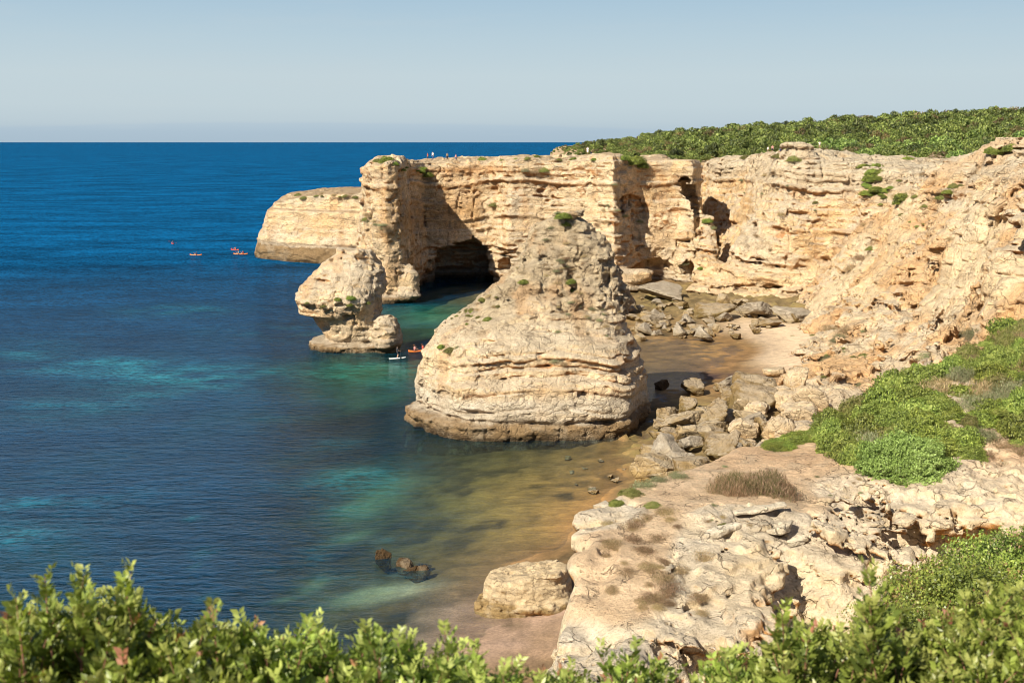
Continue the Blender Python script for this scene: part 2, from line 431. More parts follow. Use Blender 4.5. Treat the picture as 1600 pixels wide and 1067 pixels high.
def build_mass(name, bounds, v, coarse, noise, band, color, mat, smooth=True, post=None):
    (x0, x1), (y0, y1), (z0, z1) = bounds
    X = np.arange(x0, x1, v, dtype=np.float32); Y = np.arange(y0, y1, v, dtype=np.float32); Z = np.arange(z0, z1, v, dtype=np.float32)
    f = coarse(X[:, None, None], Y[None, :, None], Z[None, None, :]).astype(np.float32)
    f = np.array(np.broadcast_to(f, (len(X), len(Y), len(Z))))
    m = np.abs(f) < band
    I = np.argwhere(m)
    P = np.stack([X[I[:, 0]], Y[I[:, 1]], Z[I[:, 2]]], 1)
    if len(P):
        f[m] += noise(P)[0]
    V, F = nets(f, (x0, y0, z0), v)
    N = vnormals(V, F)
    _, cav, stm, ID = noise(V)
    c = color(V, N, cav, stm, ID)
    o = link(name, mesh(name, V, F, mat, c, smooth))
    print(f'{name}: {len(F)} quads, {time.time() - T0:.1f}s')
    return o, V, F, N
# ============================================================ LARGE STRUCTURE
def P3(px, py, Y): p = at(px, py, Y); return (p.x, p.y, p.z)
def XY(px, Y, z=0.0): return (gx(px, Y, z), Y)

# ------------------------------------------------------------ sea bed and beach heights
SB = []
for px, py, z in [(0, 240, -16), (400, 240, -16), (800, 240, -16), (0, 300, -15), (300, 330, -14), (0, 400, -14), (250, 420, -13), (420, 430, -8), (350, 500, -10), (100, 520, -11), (-300, 600, -12),
                  (0, 620, -7.5), (200, 640, -7), (400, 600, -7.5), (0, 790, -5), (130, 700, -8.5), (330, 700, -6), (450, 700, -4.5), (120, 900, -6), (300, 880, -4.4), (420, 860, -3.6), (-300, 900, -8),
                  (500, 800, -3.2), (600, 760, -2.2), (600, 850, -2.0), (560, 900, -1.7), (620, 910, -1.1), (620, 700, -3.4), (560, 640, -4.5), (520, 570, -2.2), (600, 580, -2.0), (620, 540, -2.8), (600, 480, -3),
                  (700, 500, -1.6), (740, 470, -.7), (700, 450, -1.2), (650, 470, -1.8), (640, 520, -2.8), (660, 660, -1.7), (760, 700, -1.2), (850, 705, -.9), (950, 695, -.35), (1000, 690, .1), (1010, 670, .2),
                  (760, 780, -1.0), (850, 780, -.6), (930, 760, -.35), (975, 740, -.05), (980, 790, .3), (860, 850, -.35), (760, 860, -.7), (700, 880, -.8), (660, 930, -.55), (740, 940, -.12), (690, 990, -.12), (620, 990, -.6),
                  (520, 950, -1.7), (400, 960, -2.6), (450, 1030, -2), (600, 1060, -.5), (800, 940, .02), (850, 960, .15), (780, 1000, .12), (850, 1030, .3), (900, 950, .6), (900, 1060, .8), (200, 1060, -4), (1000, 850, 2), (1050, 800, 2),
                  (1000, 600, -.25), (1050, 600, -.15), (1080, 580, -.12), (1000, 560, -.22), (1080, 550, -.08), (1150, 555, .0), (1000, 530, -.05), (1100, 530, .05), (1185, 540, .25), (1160, 580, .25), (1200, 520, .6), (1260, 520, 1.2), (1230, 560, .9),
                  (1220, 590, 1.0), (1000, 510, .4), (1060, 500, .7), (1130, 500, .8), (1200, 490, 1.0), (1000, 480, .9), (1080, 475, 1.4), (1180, 470, 1.6), (1280, 490, 1.8), (1050, 445, 1.6), (1020, 440, .8), (960, 520, .1), (1000, 450, .6),
                  (1030, 625, .0), (1080, 620, .25), (1120, 640, .8), (1180, 640, 1.4), (1230, 640, 1.8), (1290, 660, 2), (1050, 660, .5), (1040, 700, .5), (1100, 700, 1.1), (1180, 700, 2), (1050, 750, 1.0), (1150, 760, 2.5), (1350, 700, 3), (1400, 800, 3), (1600, 700, 5), (1600, 500, 5), (1500, 450, 5),
                  (850, 460, -.3), (800, 455, -.4), (900, 470, -.2), (880, 560, -.6), (760, 520, -1.4)]:
    p = on(px, py, z); SB.append((p.x, p.y, z))
seabed_rbf = RBF(SB, 0.4)
def blob(x, y, px, py, wx, wy):
    c = on(px, py, 0); sx = wx / FPX * c.y; e = on(px, py + wy, 0); sy = abs(c.y - e.y)
    return np.exp(-(((x - c.x) / sx) ** 2 + ((y - c.y) / sy) ** 2)).astype(np.float32)
SANDY = [(570, 755, 60, 22, 1.3), (545, 797, 40, 10, .7), (60, 780, 110, 28, .9), (-60, 840, 120, 30, .9), (130, 630, 90, 24, .7), (320, 590, 110, 22, .8), (150, 570, 90, 14, .5), (280, 485, 70, 8, .6), (430, 520, 90, 10, .5), (0, 560, 80, 30, .4),
         (30, 845, 50, 14, .7), (560, 580, 80, 16, 1.6), (640, 720, 50, 14, .6), (600, 905, 75, 13, 1.6), (490, 870, 22, 16, .8), (440, 890, 26, 5, .6), (320, 862, 16, 7, .7), (300, 810, 10, 4, .6), (600, 845, 14, 8, .5), (620, 905, 30, 9, .7),
         (650, 485, 60, 7, .9), (520, 690, 50, 12, .45), (440, 660, 50, 14, .4), (700, 500, 60, 8, .5), (480, 760, 60, 10, .3)]
def seabed(x, y):
    x, y = np.broadcast_arrays(x, y)
    return seabed_rbf(x, y)
def grid_axis(a, b, st, lo, hi, g=1.06):
    m = list(np.arange(a, b + 1e-6, st)); s = st; v = b
    while v < hi: s *= g; v += s; m.append(v)
    s = st; v = a; l = []
    while v > lo: s *= g; v -= s; l.append(v)
    return np.array(l[::-1] + m, np.float32)
def heightmesh(name, xs, ys, z, mat, col=None, attrs=None, smooth=True):
    nx, ny = len(xs), len(ys)
    X, Y = np.meshgrid(xs, ys, indexing='ij')
    V = np.stack([X.ravel(), Y.ravel(), z.ravel()], 1)
    i = np.arange(nx * ny).reshape(nx, ny)
    F = np.stack([i[:-1, :-1], i[1:, :-1], i[1:, 1:], i[:-1, 1:]], -1).reshape(-1, 4)
    return link(name, mesh(name, V, F, mat, col, smooth, attrs)), V, F

# beach / sea floor material uses the per-vertex colour and fine noise
xs = grid_axis(-95, 75, .5, -400, 160, 1.12); ys = grid_axis(58, 290, .5, 30, 1200, 1.12)
X, Y = np.meshgrid(xs, ys, indexing='ij'); zb = seabed(X, Y)
Q = np.stack([X.ravel(), Y.ravel(), np.zeros(X.size)], 1).astype(np.float32)
n_a = fbm(Q / 6, 4, 3).reshape(X.shape); n_b = fbm(Q / 1.6, 3, 5).reshape(X.shape); n_c = fbm(Q / 14, 3, 9, .6).reshape(X.shape)
sand = np.zeros(X.shape, np.float32)
for px, py, wx, wy, a in SANDY: sand += a * blob(X, Y, px, py, wx, wy)
sand = np.clip(sand * (1 + 1.1 * n_a) , 0, 1.2)
beach = sstep(.12, .5, zb + .12 * n_a) * np.clip(blob(X, Y, 1232, 548, 74, 46) * 2.6, 0, 1)
rough = (1 - np.clip(beach, 0, 1)) * (1 - .9 * np.clip(sand, 0, 1))
cove = np.clip(blob(X, Y, 1110, 480, 170, 24) * 1.6, 0, 1)
near_reef = np.clip(blob(X, Y, 1080, 690, 130, 60) * 1.8, 0, 1)
peb = np.clip(blob(X, Y, 790, 980, 190, 60) * 1.6, 0, 1) * (zb > -.6)
F1, F2, _ = cell(Q / np.array([2.2, 2.2, 1], np.float32) + .4 * vnoise(Q, 2)[:, None], 4)
blocks = (1 - F1).reshape(X.shape)
z_ = zb + rough * (n_b * .16 * (1 - .7 * peb) + n_a * .12 + (cove + near_reef) * (blocks - .45) * 1.3)
bc = np.zeros(X.shape + (3,), np.float32)
weed = np.array([.04, .035, .018]); brown = np.array([.23, .135, .055]); sandc = np.array([.56, .47, .33]); dry = np.array([.56, .42, .29]); olive = np.array([.24, .19, .065])
deep = sstep(-4.0, -1.2, zb)[..., None]
bc = weed + (brown - weed) * np.clip(deep * (.75 + .9 * n_c[..., None] + .6 * n_b[..., None]), 0, 1)
bc = bc + (np.array([.28, .175, .085]) - bc) * (sstep(.0, .5, n_a) * sstep(-1.2, -.1, zb))[..., None] * .7
gold_ = np.clip(blob(X, Y, 830, 770, 150, 80) * 1.3, 0, 1) * sstep(.08, -.2, zb)
bc = bc + (np.array([.58, .285, .085]) * (1 - .75 * sstep(.05, .45, -n_a - .5 * n_b))[..., None] * (1 + .5 * n_b[..., None]) - bc) * (gold_ * (.75 + .5 * n_c))[..., None]
bc = bc + (np.array([.33, .225, .165]) - bc) * np.clip(peb * (.8 + .6 * n_b), 0, 1)[..., None]
bc = bc + (sandc - bc) * np.clip(sand * .75, 0, 1)[..., None]
bc = bc + (np.array([.17, .12, .055]) * (1 + .6 * n_b[..., None]) - bc) * (np.clip(cove + near_reef, 0, 1) * sstep(-.2, .4, zb))[..., None]
bc = bc + (olive - bc) * (sstep(.0, .4, n_a + .5 * n_b) * np.clip(cove + near_reef + blob(X, Y, 1110, 552, 120, 22), 0, 1) * sstep(-.5, 0, zb))[..., None] * .7
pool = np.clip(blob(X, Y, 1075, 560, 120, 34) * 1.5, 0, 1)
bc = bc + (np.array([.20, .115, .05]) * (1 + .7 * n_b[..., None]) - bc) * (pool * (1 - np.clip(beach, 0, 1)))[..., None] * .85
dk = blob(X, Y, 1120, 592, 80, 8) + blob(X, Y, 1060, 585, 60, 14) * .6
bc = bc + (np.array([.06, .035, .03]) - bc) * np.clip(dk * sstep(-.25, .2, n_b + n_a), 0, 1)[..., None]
bc = bc + (dry * (1 - .28 * (1 - sstep(.3, .9, zb)))[..., None] - bc) * np.clip(beach, 0, 1)[..., None]
sand_m = mat_new('sea_floor'); g = G(sand_m)
pos = g.n('ShaderNodeNewGeometry').outputs['Position']
c0 = g.n('ShaderNodeVertexColor', layer_name='Col').outputs[0]
na = g.noise(pos, .9, 6, .65); nb = g.noise(pos, 5, 4, .6)
c1 = g.mix('MULTIPLY', 1.0, c0, g.mix('MIX', g.rr(na, .3, .7, 0, 1), (.72, .72, .72), (1.22, 1.2, 1.16)))
c1 = g.mix('MULTIPLY', .8, c1, g.mix('MIX', g.rr(nb, .35, .65, 0, 1), (.8, .8, .8), (1.15, 1.15, 1.15)))
bm = g.n('ShaderNodeBump'); bm.inputs['Strength'].default_value = .5; bm.inputs['Distance'].default_value = .12
g.l(g.math('ADD', na, g.math('MULTIPLY', nb, .5)), bm.inputs['Height'])
pb = g.n('ShaderNodeBsdfPrincipled'); pb.inputs['Roughness'].default_value = .85; pb.inputs['Specular IOR Level'].default_value = .25
g.l(c1, pb.inputs['Base Color']); g.l(bm.outputs[0], pb.inputs['Normal']); g.l(pb.outputs[0], g.n('ShaderNodeOutputMaterial').inputs[0])
o, _, _ = heightmesh('beach_and_seabed', xs, ys, z_, sand_m, bc.reshape(-1, 3)); tag(o, kind='structure')

# ------------------------------------------------------------ sea surface
xs = grid_axis(-95, 75, .8, -60000, 60000, 1.13); ys = grid_axis(55, 300, .8, 12, 70000, 1.13)
X, Y = np.meshgrid(xs, ys, indexing='ij'); zb = np.minimum(seabed(X, Y), np.where(Y > 330, -9 - (Y - 330) * .04, 9))
zb = np.where(np.abs(X) > 160, -14, zb)
Q = np.stack([X.ravel(), Y.ravel(), np.zeros(X.size)], 1).astype(np.float32)
dep = np.clip(-zb, 0.0, 40)[..., None]
T = np.exp(-dep * np.array([.52, .29, .35]))
T = T * (1 - sstep(7, 12, dep))
sand = np.zeros(X.shape, np.float32)
for px, py, wx, wy, a in SANDY: sand += a * blob(X, Y, px, py, wx * 1.15, wy * 1.15)
n1 = fbm(Q / np.array([16, 22, 1.]), 4, 70).reshape(X.shape); n2 = fbm(Q / np.array([60, 90, 1.]), 3, 75).reshape(X.shape)
n3 = fbm(Q / np.array([5, 3.5, 1.]), 4, 78, .6).reshape(X.shape)
sand = np.clip(sand * (.75 + 1.0 * n1 + 1.3 * n3) + .10 * sstep(.1, .5, n2) * sstep(500, 150, Y), 0, 1)[..., None]
d0 = np.array([.0015, .024, .062]); d1 = np.array([.0010, .057, .150]); teal = np.array([.012, .120, .135])
B = d0 + (d1 - d0) * np.clip(sstep(120, 420, Y) + .35 * n2, 0, 1)[..., None]
B = B + (teal - B) * sand * .78 * (.5 + .4 * sstep(75, 110, Y))[..., None]
grn = (blob(X, Y, 560, 582, 110, 24) + blob(X, Y, 680, 490, 90, 16))[..., None]
B = B + (np.array([.008, .11, .075]) - B) * np.clip(grn, 0, 1) * .8
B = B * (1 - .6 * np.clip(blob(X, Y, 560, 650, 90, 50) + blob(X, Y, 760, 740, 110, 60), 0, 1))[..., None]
B = B * (1 - T.mean(-1, keepdims=True)) * (.58 + .42 * np.maximum(sstep(110, 300, Y)[..., None], np.clip(sand * 1.2, 0, 1)))
wat = mat_new('sea_water'); g = G(wat)
pos = g.n('ShaderNodeNewGeometry').outputs['Position']
def wmap(sx, sy, rot):
    m_ = g.n('ShaderNodeMapping'); m_.inputs['Scale'].default_value = (sx, sy, 1); m_.inputs['Rotation'].default_value = (0, 0, rot); g.l(pos, m_.inputs[0]); return m_.outputs[0]
h1 = g.noise(wmap(.05, .13, .15), 1, 3, .5); h2 = g.noise(wmap(.28, .62, -.25), 1, 4, .6); h3 = g.noise(wmap(1.3, 2.4, .35), 1, 5, .68); h4 = g.noise(wmap(.018, .05, .05), 1, 2, .5)
hh = g.math('ADD', g.math('MULTIPLY', h1, 1.1), g.math('MULTIPLY', h2, .62)); hh = g.math('ADD', hh, g.math('MULTIPLY', h3, .48)); hh = g.math('ADD', hh, g.math('MULTIPLY', h4, 1.6)); h5 = g.noise(wmap(.32, 1.25, .12), 1, 3, .55); hh = g.math('ADD', hh, g.math('MULTIPLY', h5, .75))
bw = g.n('ShaderNodeBump'); bw.inputs['Strength'].default_value = 1.0; bw.inputs['Distance'].default_value = .26; g.l(hh, bw.inputs['Height'])
gl = g.n('ShaderNodeBsdfGlossy'); gl.inputs['Roughness'].default_value = .05; g.l(bw.outputs[0], gl.inputs['Normal'])
gl.inputs['Color'].default_value = (.70, .86, 1.0, 1)
fr = g.n('ShaderNodeFresnel'); fr.inputs['IOR'].default_value = 1.33; g.l(bw.outputs[0], fr.inputs['Normal'])
cd = g.n('ShaderNodeCameraData') if False else None
ln = g.n('ShaderNodeVectorMath', operation='LENGTH'); g.l(pos, ln.inputs[0])
fac = g.math('MINIMUM', g.math('MULTIPLY', fr.outputs[0], .95), g.rr(ln.outputs['Value'], 100, 320, .36, .03))
tr = g.n('ShaderNodeBsdfTransparent'); g.l(g.n('ShaderNodeVertexColor', layer_name='Through').outputs[0], tr.inputs[0])
df = g.n('ShaderNodeBsdfDiffuse')
wv = g.rr(g.math('ADD', g.math('MULTIPLY', h5, .6), g.math('MULTIPLY', h3, .9)), .62, .88, .2, 2.0)
wv2 = g.rr(g.math('ADD', g.math('MULTIPLY', h1, .5), g.math('MULTIPLY', h4, .5)), .35, .65, .55, 1.5)
cw = g.n('ShaderNodeVectorMath', operation='SCALE'); g.l(g.n('ShaderNodeVertexColor', layer_name='Col').outputs[0], cw.inputs[0]); g.l(g.math('MULTIPLY', wv, wv2), cw.inputs['Scale'])
g.l(cw.outputs[0], df.inputs[0])
ad = g.n('ShaderNodeAddShader'); g.l(tr.outputs[0], ad.inputs[0]); g.l(df.outputs[0], ad.inputs[1])
mx = g.n('ShaderNodeMixShader'); g.l(fac, mx.inputs[0]); g.l(ad.outputs[0], mx.inputs[1]); g.l(gl.outputs[0], mx.inputs[2])
g.l(mx.outputs[0], g.n('ShaderNodeOutputMaterial').inputs[0])
o, _, _ = heightmesh('sea_water', xs, ys, np.zeros(X.shape, np.float32), wat, B.reshape(-1, 3), {'Through': T.reshape(-1, 3)}); tag(o, kind='structure')
print(f'sea {time.time() - T0:.1f}s')

# ------------------------------------------------------------ sea stacks
def loft(levels, n=2.6):
    A = np.array(levels, np.float32)
    def f(x, y, z):
        xl, xr, yf, yb = [np.interp(z, A[:, 0], A[:, k]).astype(np.float32) for k in (1, 2, 3, 4)]
        cx, cy, rx, ry = (xl + xr) / 2, (yf + yb) / 2, (xr - xl) / 2, (yb - yf) / 2
        q = (np.abs((x - cx) / rx) ** n + np.abs((y - cy) / ry) ** n) ** (1 / n)
        return np.maximum((q - 1) * np.minimum(rx, ry), z - A[-1, 0])
    return f
def sx(px, Y, z): return gx(px, Y, z)
lv = []
for z, pl, pr, yf, yb in [(-3, 628, 1018, 119.0, 148), (0, 645, 1014, 120.3, 147), (1.5, 648, 1014, 120.3, 147), (2.1, 657, 1012, 121.0, 146), (5.5, 664, 1000, 121.8, 145), (6.5, 668, 1000, 122.6, 145), (8.2, 675, 987, 123.0, 144.5), (10.0, 686, 978, 124.4, 144), (10.8, 702, 977, 125.7, 144),
                          (12, 724, 986, 127.5, 143), (13.8, 766, 984, 128.8, 142), (16, 794, 972, 130.5, 141), (18, 812, 960, 131.5, 140.5), (20.3, 826, 946, 132.5, 139.5), (22.3, 838, 922, 133.5, 138.5), (23.3, 856, 902, 134, 137.5)]:
    lv.append((z, sx(pl, 133, z), sx(pr, 131, z), yf, yb))
st1 = loft(lv, 2.9)
def hole(px, py, Y, rx, ry, rz): c = at(px, py, Y); return (c, rx, ry, rz)
def cut_ell(f, x, y, z, holes):
    for c, rx, ry, rz in holes:
        e = (np.sqrt(((x - c.x) / rx) ** 2 + ((y - c.y) / ry) ** 2 + ((z - c.z) / rz) ** 2) - 1) * min(rx, ry, rz)
        f = np.maximum(f, -e)
    return f
H1 = [hole(912, 620, 120.8, 1.9, 4.6, 1.2), hole(793, 604, 122.2, 1.7, 4.4, .9), hole(806, 613, 122.8, 1.5, 1.6, .5), hole(741, 597, 124.6, .9, 2.6, .8), hole(718, 595, 125.6, 1.2, 2.6, .6), hole(692, 585, 127.6, .9, 2.2, 1.3), hole(790, 560, 125, 1.8, 1.2, .5),
      hole(862, 525, 127.5, 1.5, 1.2, .5), hole(880, 640, 120.6, .9, 1.4, 1.4), hole(892, 420, 130.5, 1.0, 2.0, 2.4), hole(955, 625, 123.5, 2.2, 1.2, .5), hole(870, 560, 124, 2.6, .9, .4), hole(975, 548, 127, 2.2, 1.4, .6), hole(832, 392, 131, .8, .8, .8), hole(968, 640, 123, .5, 2.0, 3.0)]
def coarse1(x, y, z): return cut_ell(st1(x, y, z), x, y, z, H1)
SHIFT = np.array([31, 57, 0], np.float32)
def noise1(p):
    up = sstep(8, 15, p[:, 2])
    d, cav, stm, ID = rocknoise(p + SHIFT, .58, .8, 1.6, 2, .8, .7, .7)
    F1, F2, I2 = cell(p / np.array([1.5, 1.5, 1.1], np.float32) + .5 * vnoise(p / 1.2, 91)[:, None], 3)
    d = d + up * (fbm(p / 1.8, 3, 90, .6, True) * .55 - .1 + (I2 - .5) * .7) + fbm(p / 4.2, 2, 95) * .75 - .3
    notch = np.exp(-((p[:, 2] - 2.0 - .3 * vnoise(p / 5, 8)) / .28) ** 2) * .55
    return d * sstep(-1, 2.5, p[:, 2] + 2) + notch, cav, stm, ID
def color1(V, N, cav, stm, ID):
    c = rockcolor(V, N, cav, stm, ID, 1, 2.1, .25)
    up = (sstep(9, 15, V[:, 2] + 4.5 * fbm(V / 4, 3, 60)) * .85)[:, None]
    c = c + (np.array([.39, .32, .225]) * (1 + .4 * fbm(V / 1.2, 3, 62)[:, None]) - c) * up
    dirt = (sstep(.1, .5, fbm(V / np.array([3.2, 3.2, 6.]), 3, 61)) * sstep(8, 13, V[:, 2]))[:, None]
    c = c + (np.array([.42, .27, .15]) - c) * dirt * .7
    bandg = (np.exp(-((V[:, 2] - 3.6 - .5 * vnoise(V / 8, 3)) / 1.1) ** 2))[:, None]
    return c + (np.array([.52, .47, .40]) - c) * bandg * .75
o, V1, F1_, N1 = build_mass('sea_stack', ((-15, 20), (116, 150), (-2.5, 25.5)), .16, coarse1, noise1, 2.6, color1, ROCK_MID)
tag(o, 'big pyramid shaped limestone stack with a brown waterline band standing in the cove', 'sea stack')

lv = []
for z, pl, pr, yf, yb in [(-2.5, 478, 618, 170.5, 188), (0, 485, 612, 172, 187), (.9, 487, 612, 172, 187), (1.25, 514, 600, 174, 184), (1.9, 512, 600, 173.6, 184), (4.2, 500, 594, 173.2, 184), (5.0, 497, 588, 173, 184), (5.6, 474, 590, 172.2, 185),
                          (7.7, 465, 594, 171.4, 186), (9.7, 473, 598, 172.4, 186), (11.7, 487, 597, 174.4, 185), (13.2, 503, 590, 176, 184), (14.8, 528, 575, 177.5, 182.5)]:
    lv.append((z, sx(pl, 178, z), sx(pr, 177, z), yf, yb))
st2 = loft(lv, 2.4)
lump = at(603, 535, 175)
def coarse2(x, y, z):
    f = st2(x, y, z)
    l = (np.sqrt(((x - lump.x) / 2.0) ** 2 + ((y - lump.y) / 3) ** 2 + ((z - 1.5) / 3.4) ** 2) - 1) * 2.0
    return cut_ell(smin(f, l, .5), x, y, z, [hole(582, 520, 172, .7, 3, 2.2), hole(556, 507, 173, .7, 1.2, .6), hole(545, 495, 173, 1.4, 1.2, .8)])
def noise2(p):
    d, cav, stm, ID = rocknoise(p + SHIFT * 2, .5, .7, .9, 5, 1.0, .9); return (d - .28 + fbm(p / 1.4, 3, 97, .6, True) * .3 * sstep(4, 8, p[:, 2])) * sstep(-1, 2, p[:, 2] + 1.4), cav, stm, ID
def color2(V, N, cav, stm, ID):
    c = rockcolor(V, N, cav, stm, ID, 3, 1.2, -.1)
    hi = sstep(-.3, .4, fbm(V / 4, 2, 66))[:, None] * .5
    return c + (np.array([.52, .46, .37]) - c) * hi * sstep(1.2, 3, V[:, 2:3])
o, V2, F2_, N2 = build_mass('sea_stack', ((-36, -15), (167, 192), (-2, 17)), .2, coarse2, noise2, 2.2, color2, ROCK_MID)
tag(o, 'small mushroom shaped limestone stack on a dark flat foot left of the pyramid stack', 'sea stack')

# ------------------------------------------------------------ headland with the arch
HB = [XY(p, y) for p, y in [(571, 236), (582, 230), (605, 227), (632, 229), (644, 237), (650, 250), (668, 257), (765, 257), (792, 250), (850, 251), (915, 247), (950, 241), (968, 240.5), (980, 244), (989, 250), (1002, 254), (1045, 254), (1065, 251), (1095, 247), (1106, 262), (1090, 285), (1060, 330), (800, 315), (640, 300), (590, 285), (562, 262)]]
HTOP = RBF([(*XY(p, y, 28), z) for p, y, z in [(590, 235, 28.5), (640, 245, 28.3), (700, 260, 28.3), (760, 260, 28.2), (820, 255, 28.6), (920, 250, 29.4), (1000, 245, 29.6), (1050, 250, 29.0), (1080, 262, 26.5), (1100, 290, 26), (1000, 300, 29), (800, 300, 27.5), (600, 275, 27.5), (566, 240, 24.5), (575, 232, 27.0)]])
HK = RBF([(*XY(p, y), k) for p, y, k in [(580, 230, .02), (640, 235, .06), (700, 257, .04), (850, 250, .10), (950, 240, .18), (1020, 262, -.10), (1095, 248, .26), (1100, 290, .3), (800, 310, .2), (560, 270, .05)]])
ar = XY(718, 257)
def coarseH(x, y, z):
    d2 = poly_sdf(x, y, HB); k = HK(x, y)
    f = smax((d2 + k * z) / np.sqrt(1 + k * k), (z - HTOP(x, y)) * .98, 1.2)
    a = (((np.abs(x - ar[0] + .12 * (z - 4)) / 7.0) ** 3.4 + (np.maximum(z + .25 * (x - ar[0]) * -1, 0) / 10.2) ** 3.4) ** (1 / 3.4) - 1) * 6.9
    a = np.maximum(a, y - 268 - .5 * np.maximum(0, 5 - z))
    f = np.maximum(f, -a)
    b = XY(657, 252); f = np.maximum(f, -capsule(x, y, z, (b[0], 246, 0), (b[0] + 2, 262, 0), .9, sc=(1, 1, 3.8)))
    hs = [hole(1022, 428, 252, 5.2, 6, 3.4), hole(1080, 420, 252, 2.6, 2.5, 1.6), hole(790, 415, 252, 2.4, 4, 3.0), hole(1003, 350, 252, 2.6, 4.0, 6.0), hole(1000, 318, 250, 4.4, 4, 1.6), hole(1060, 385, 252, 2, 2, 1.0), hole(1075, 350, 250.5, 1.2, 1.4, 3.2), hole(985, 445, 246, 3, 3, .5)]
    f = cut_ell(f, x, y, z, hs)
    # crevice right of the block
    a_, b_ = at(1062, 262, 256), at(1108, 372, 257)
    f = np.maximum(f, -capsule(x, y, z, a_, b_, 1.3, 1.6, sc=(1, 4, 1)))
    # boulder foot blocks
    for px, py, Y, r, s in [(985, 436, 240, 2.6, (1.5, 1, .9)), (640, 440, 231, 2.6, (.8, 1, 1.6)), (630, 462, 229, 2.2, (1.2, 1, .7)), (597, 470, 228, 2.0, (2.0, 1.2, .6))]:
        c = at(px, py, Y); f = smin(f, capsule(x, y, z, c, c, r, sc=s), .6)
    return f
def noiseH(p):
    d, cav, stm, ID = rocknoise(p + SHIFT * 3, .85, 1.05, 1.5, 7, .9, 1.1, .75)
    lo = sstep(3.5, 1.5, p[:, 2]) * sstep(1.2, 2.4, p[:, 2]) * .8
    return d * sstep(-.5, 2.5, p[:, 2] + 1.5) + lo, cav, stm, ID
def colorH(V, N, cav, stm, ID):
    c = rockcolor(V, N, cav, stm, ID, 7, 1.4, .32)
    # iron stained bed in the upper wall and pale floor bed
    m = np.exp(-((V[:, 2] - 25.6 - .5 * vnoise(V / 9, 4)) / .8) ** 2) * (V[:, 0] < -2) * (V[:, 1] > 240)
    c = c + (np.array([.52, .27, .11]) - c) * m[:, None] * .7
    m = np.exp(-((V[:, 2] - 16.5) / 3.5) ** 2) * sstep(12, 6, np.abs(V[:, 0] - XY(690, 257)[0])) * .6
    c = c + (np.array([.45, .25, .09]) - c) * m[:, None]
    g_ = (sstep(.75, .95, N[:, 2]) * (V[:, 2] > 24))[:, None]
    return c + (np.array([.45, .33, .21]) - c) * g_ * .7
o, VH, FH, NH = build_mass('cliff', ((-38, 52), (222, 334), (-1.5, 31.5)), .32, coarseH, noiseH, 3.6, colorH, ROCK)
tag(o, kind='structure')

# low headland further out
LB = [XY(p, y) for p, y in [(399, 322), (405, 316), (450, 308), (500, 303), (560, 298), (620, 290), (660, 300), (640, 345), (520, 370), (430, 350)]]
LTOP = RBF([(*XY(p, y, 16), z) for p, y, z in [(405, 322, 8.0), (415, 322, 13.0), (428, 322, 15.2), (440, 325, 16.9), (450, 320, 17.3), (500, 312, 18.2), (550, 305, 18.8), (620, 300, 19.5), (560, 350, 18), (450, 345, 16)]])
def coarseL(x, y, z):
    d2 = poly_sdf(x, y, LB)
    prof = np.interp(z, [-2, 0, 1.2, 4.6, 5.0, 8.6, 9.2, 13.5, 14, 20], [-.6, 0, 0, 1.0, .7, 2.0, 2.5, 3.0, 4.2, 5.5])
    return smax(d2 + prof, z - LTOP(x, y), .5)
def noiseL(p):
    d, cav, stm, ID = rocknoise(p + SHIFT * 4, .42, 1.0, 1.9, 12, .6, .35); return d * sstep(-.5, 2, p[:, 2] + 1.5), cav, stm, ID
def colorL(V, N, cav, stm, ID):
    c = rockcolor(V, N, cav, stm, ID, 12, 4.2, .1)
    t = sstep(.6, .9, N[:, 2])[:, None] * (V[:, 2:3] > 12)
    return c + (np.array([.34, .24, .14]) - c) * t * .8
o, VL, FL, NL = build_mass('cliff', ((-78, -18), (288, 376), (-1.5, 22)), .36, coarseL, noiseL, 2.4, colorL, ROCK)
tag(o, kind='structure')

# ------------------------------------------------------------ cove wall
EB = [XY(p, y) for p, y in [(1050, 310), (1070, 286), (1092, 270), (1098, 258), (1100, 247), (1110, 238), (1135, 234), (1175, 229), (1230, 226), (1275, 224), (1300, 214), (1340, 206), (1420, 200)]] + [(110, 215), (130, 330), (60, 340)]
ETOP = RBF([(*XY(p, y, 30), z) for p, y, z in [(1075, 290, 28.0), (1110, 280, 28.4), (1150, 275, 28.6), (1165, 245, 29.0), (1180, 240, 31.8), (1200, 238, 32.1), (1260, 238, 31.2), (1340, 240, 29.2), (1380, 235, 28.2), (1350, 222, 24.5), (1375, 214, 21), (1400, 215, 23), (1440, 225, 27.2), (1460, 222, 27.0), (1500, 215, 27.4), (1560, 215, 28), (1700, 225, 28), (1300, 300, 28), (1100, 320, 27.5), (1200, 280, 29), (1450, 300, 27), (1700, 300, 27), (1350, 262, 28.5), (1250, 262, 29.8)]])
EK = RBF([(*XY(p, y), k) for p, y, k in [(1100, 280, .3), (1104, 250, .75), (1140, 236, .5), (1180, 229, .28), (1240, 226, .22), (1290, 218, .4), (1340, 206, .8), (1420, 200, .9)]])
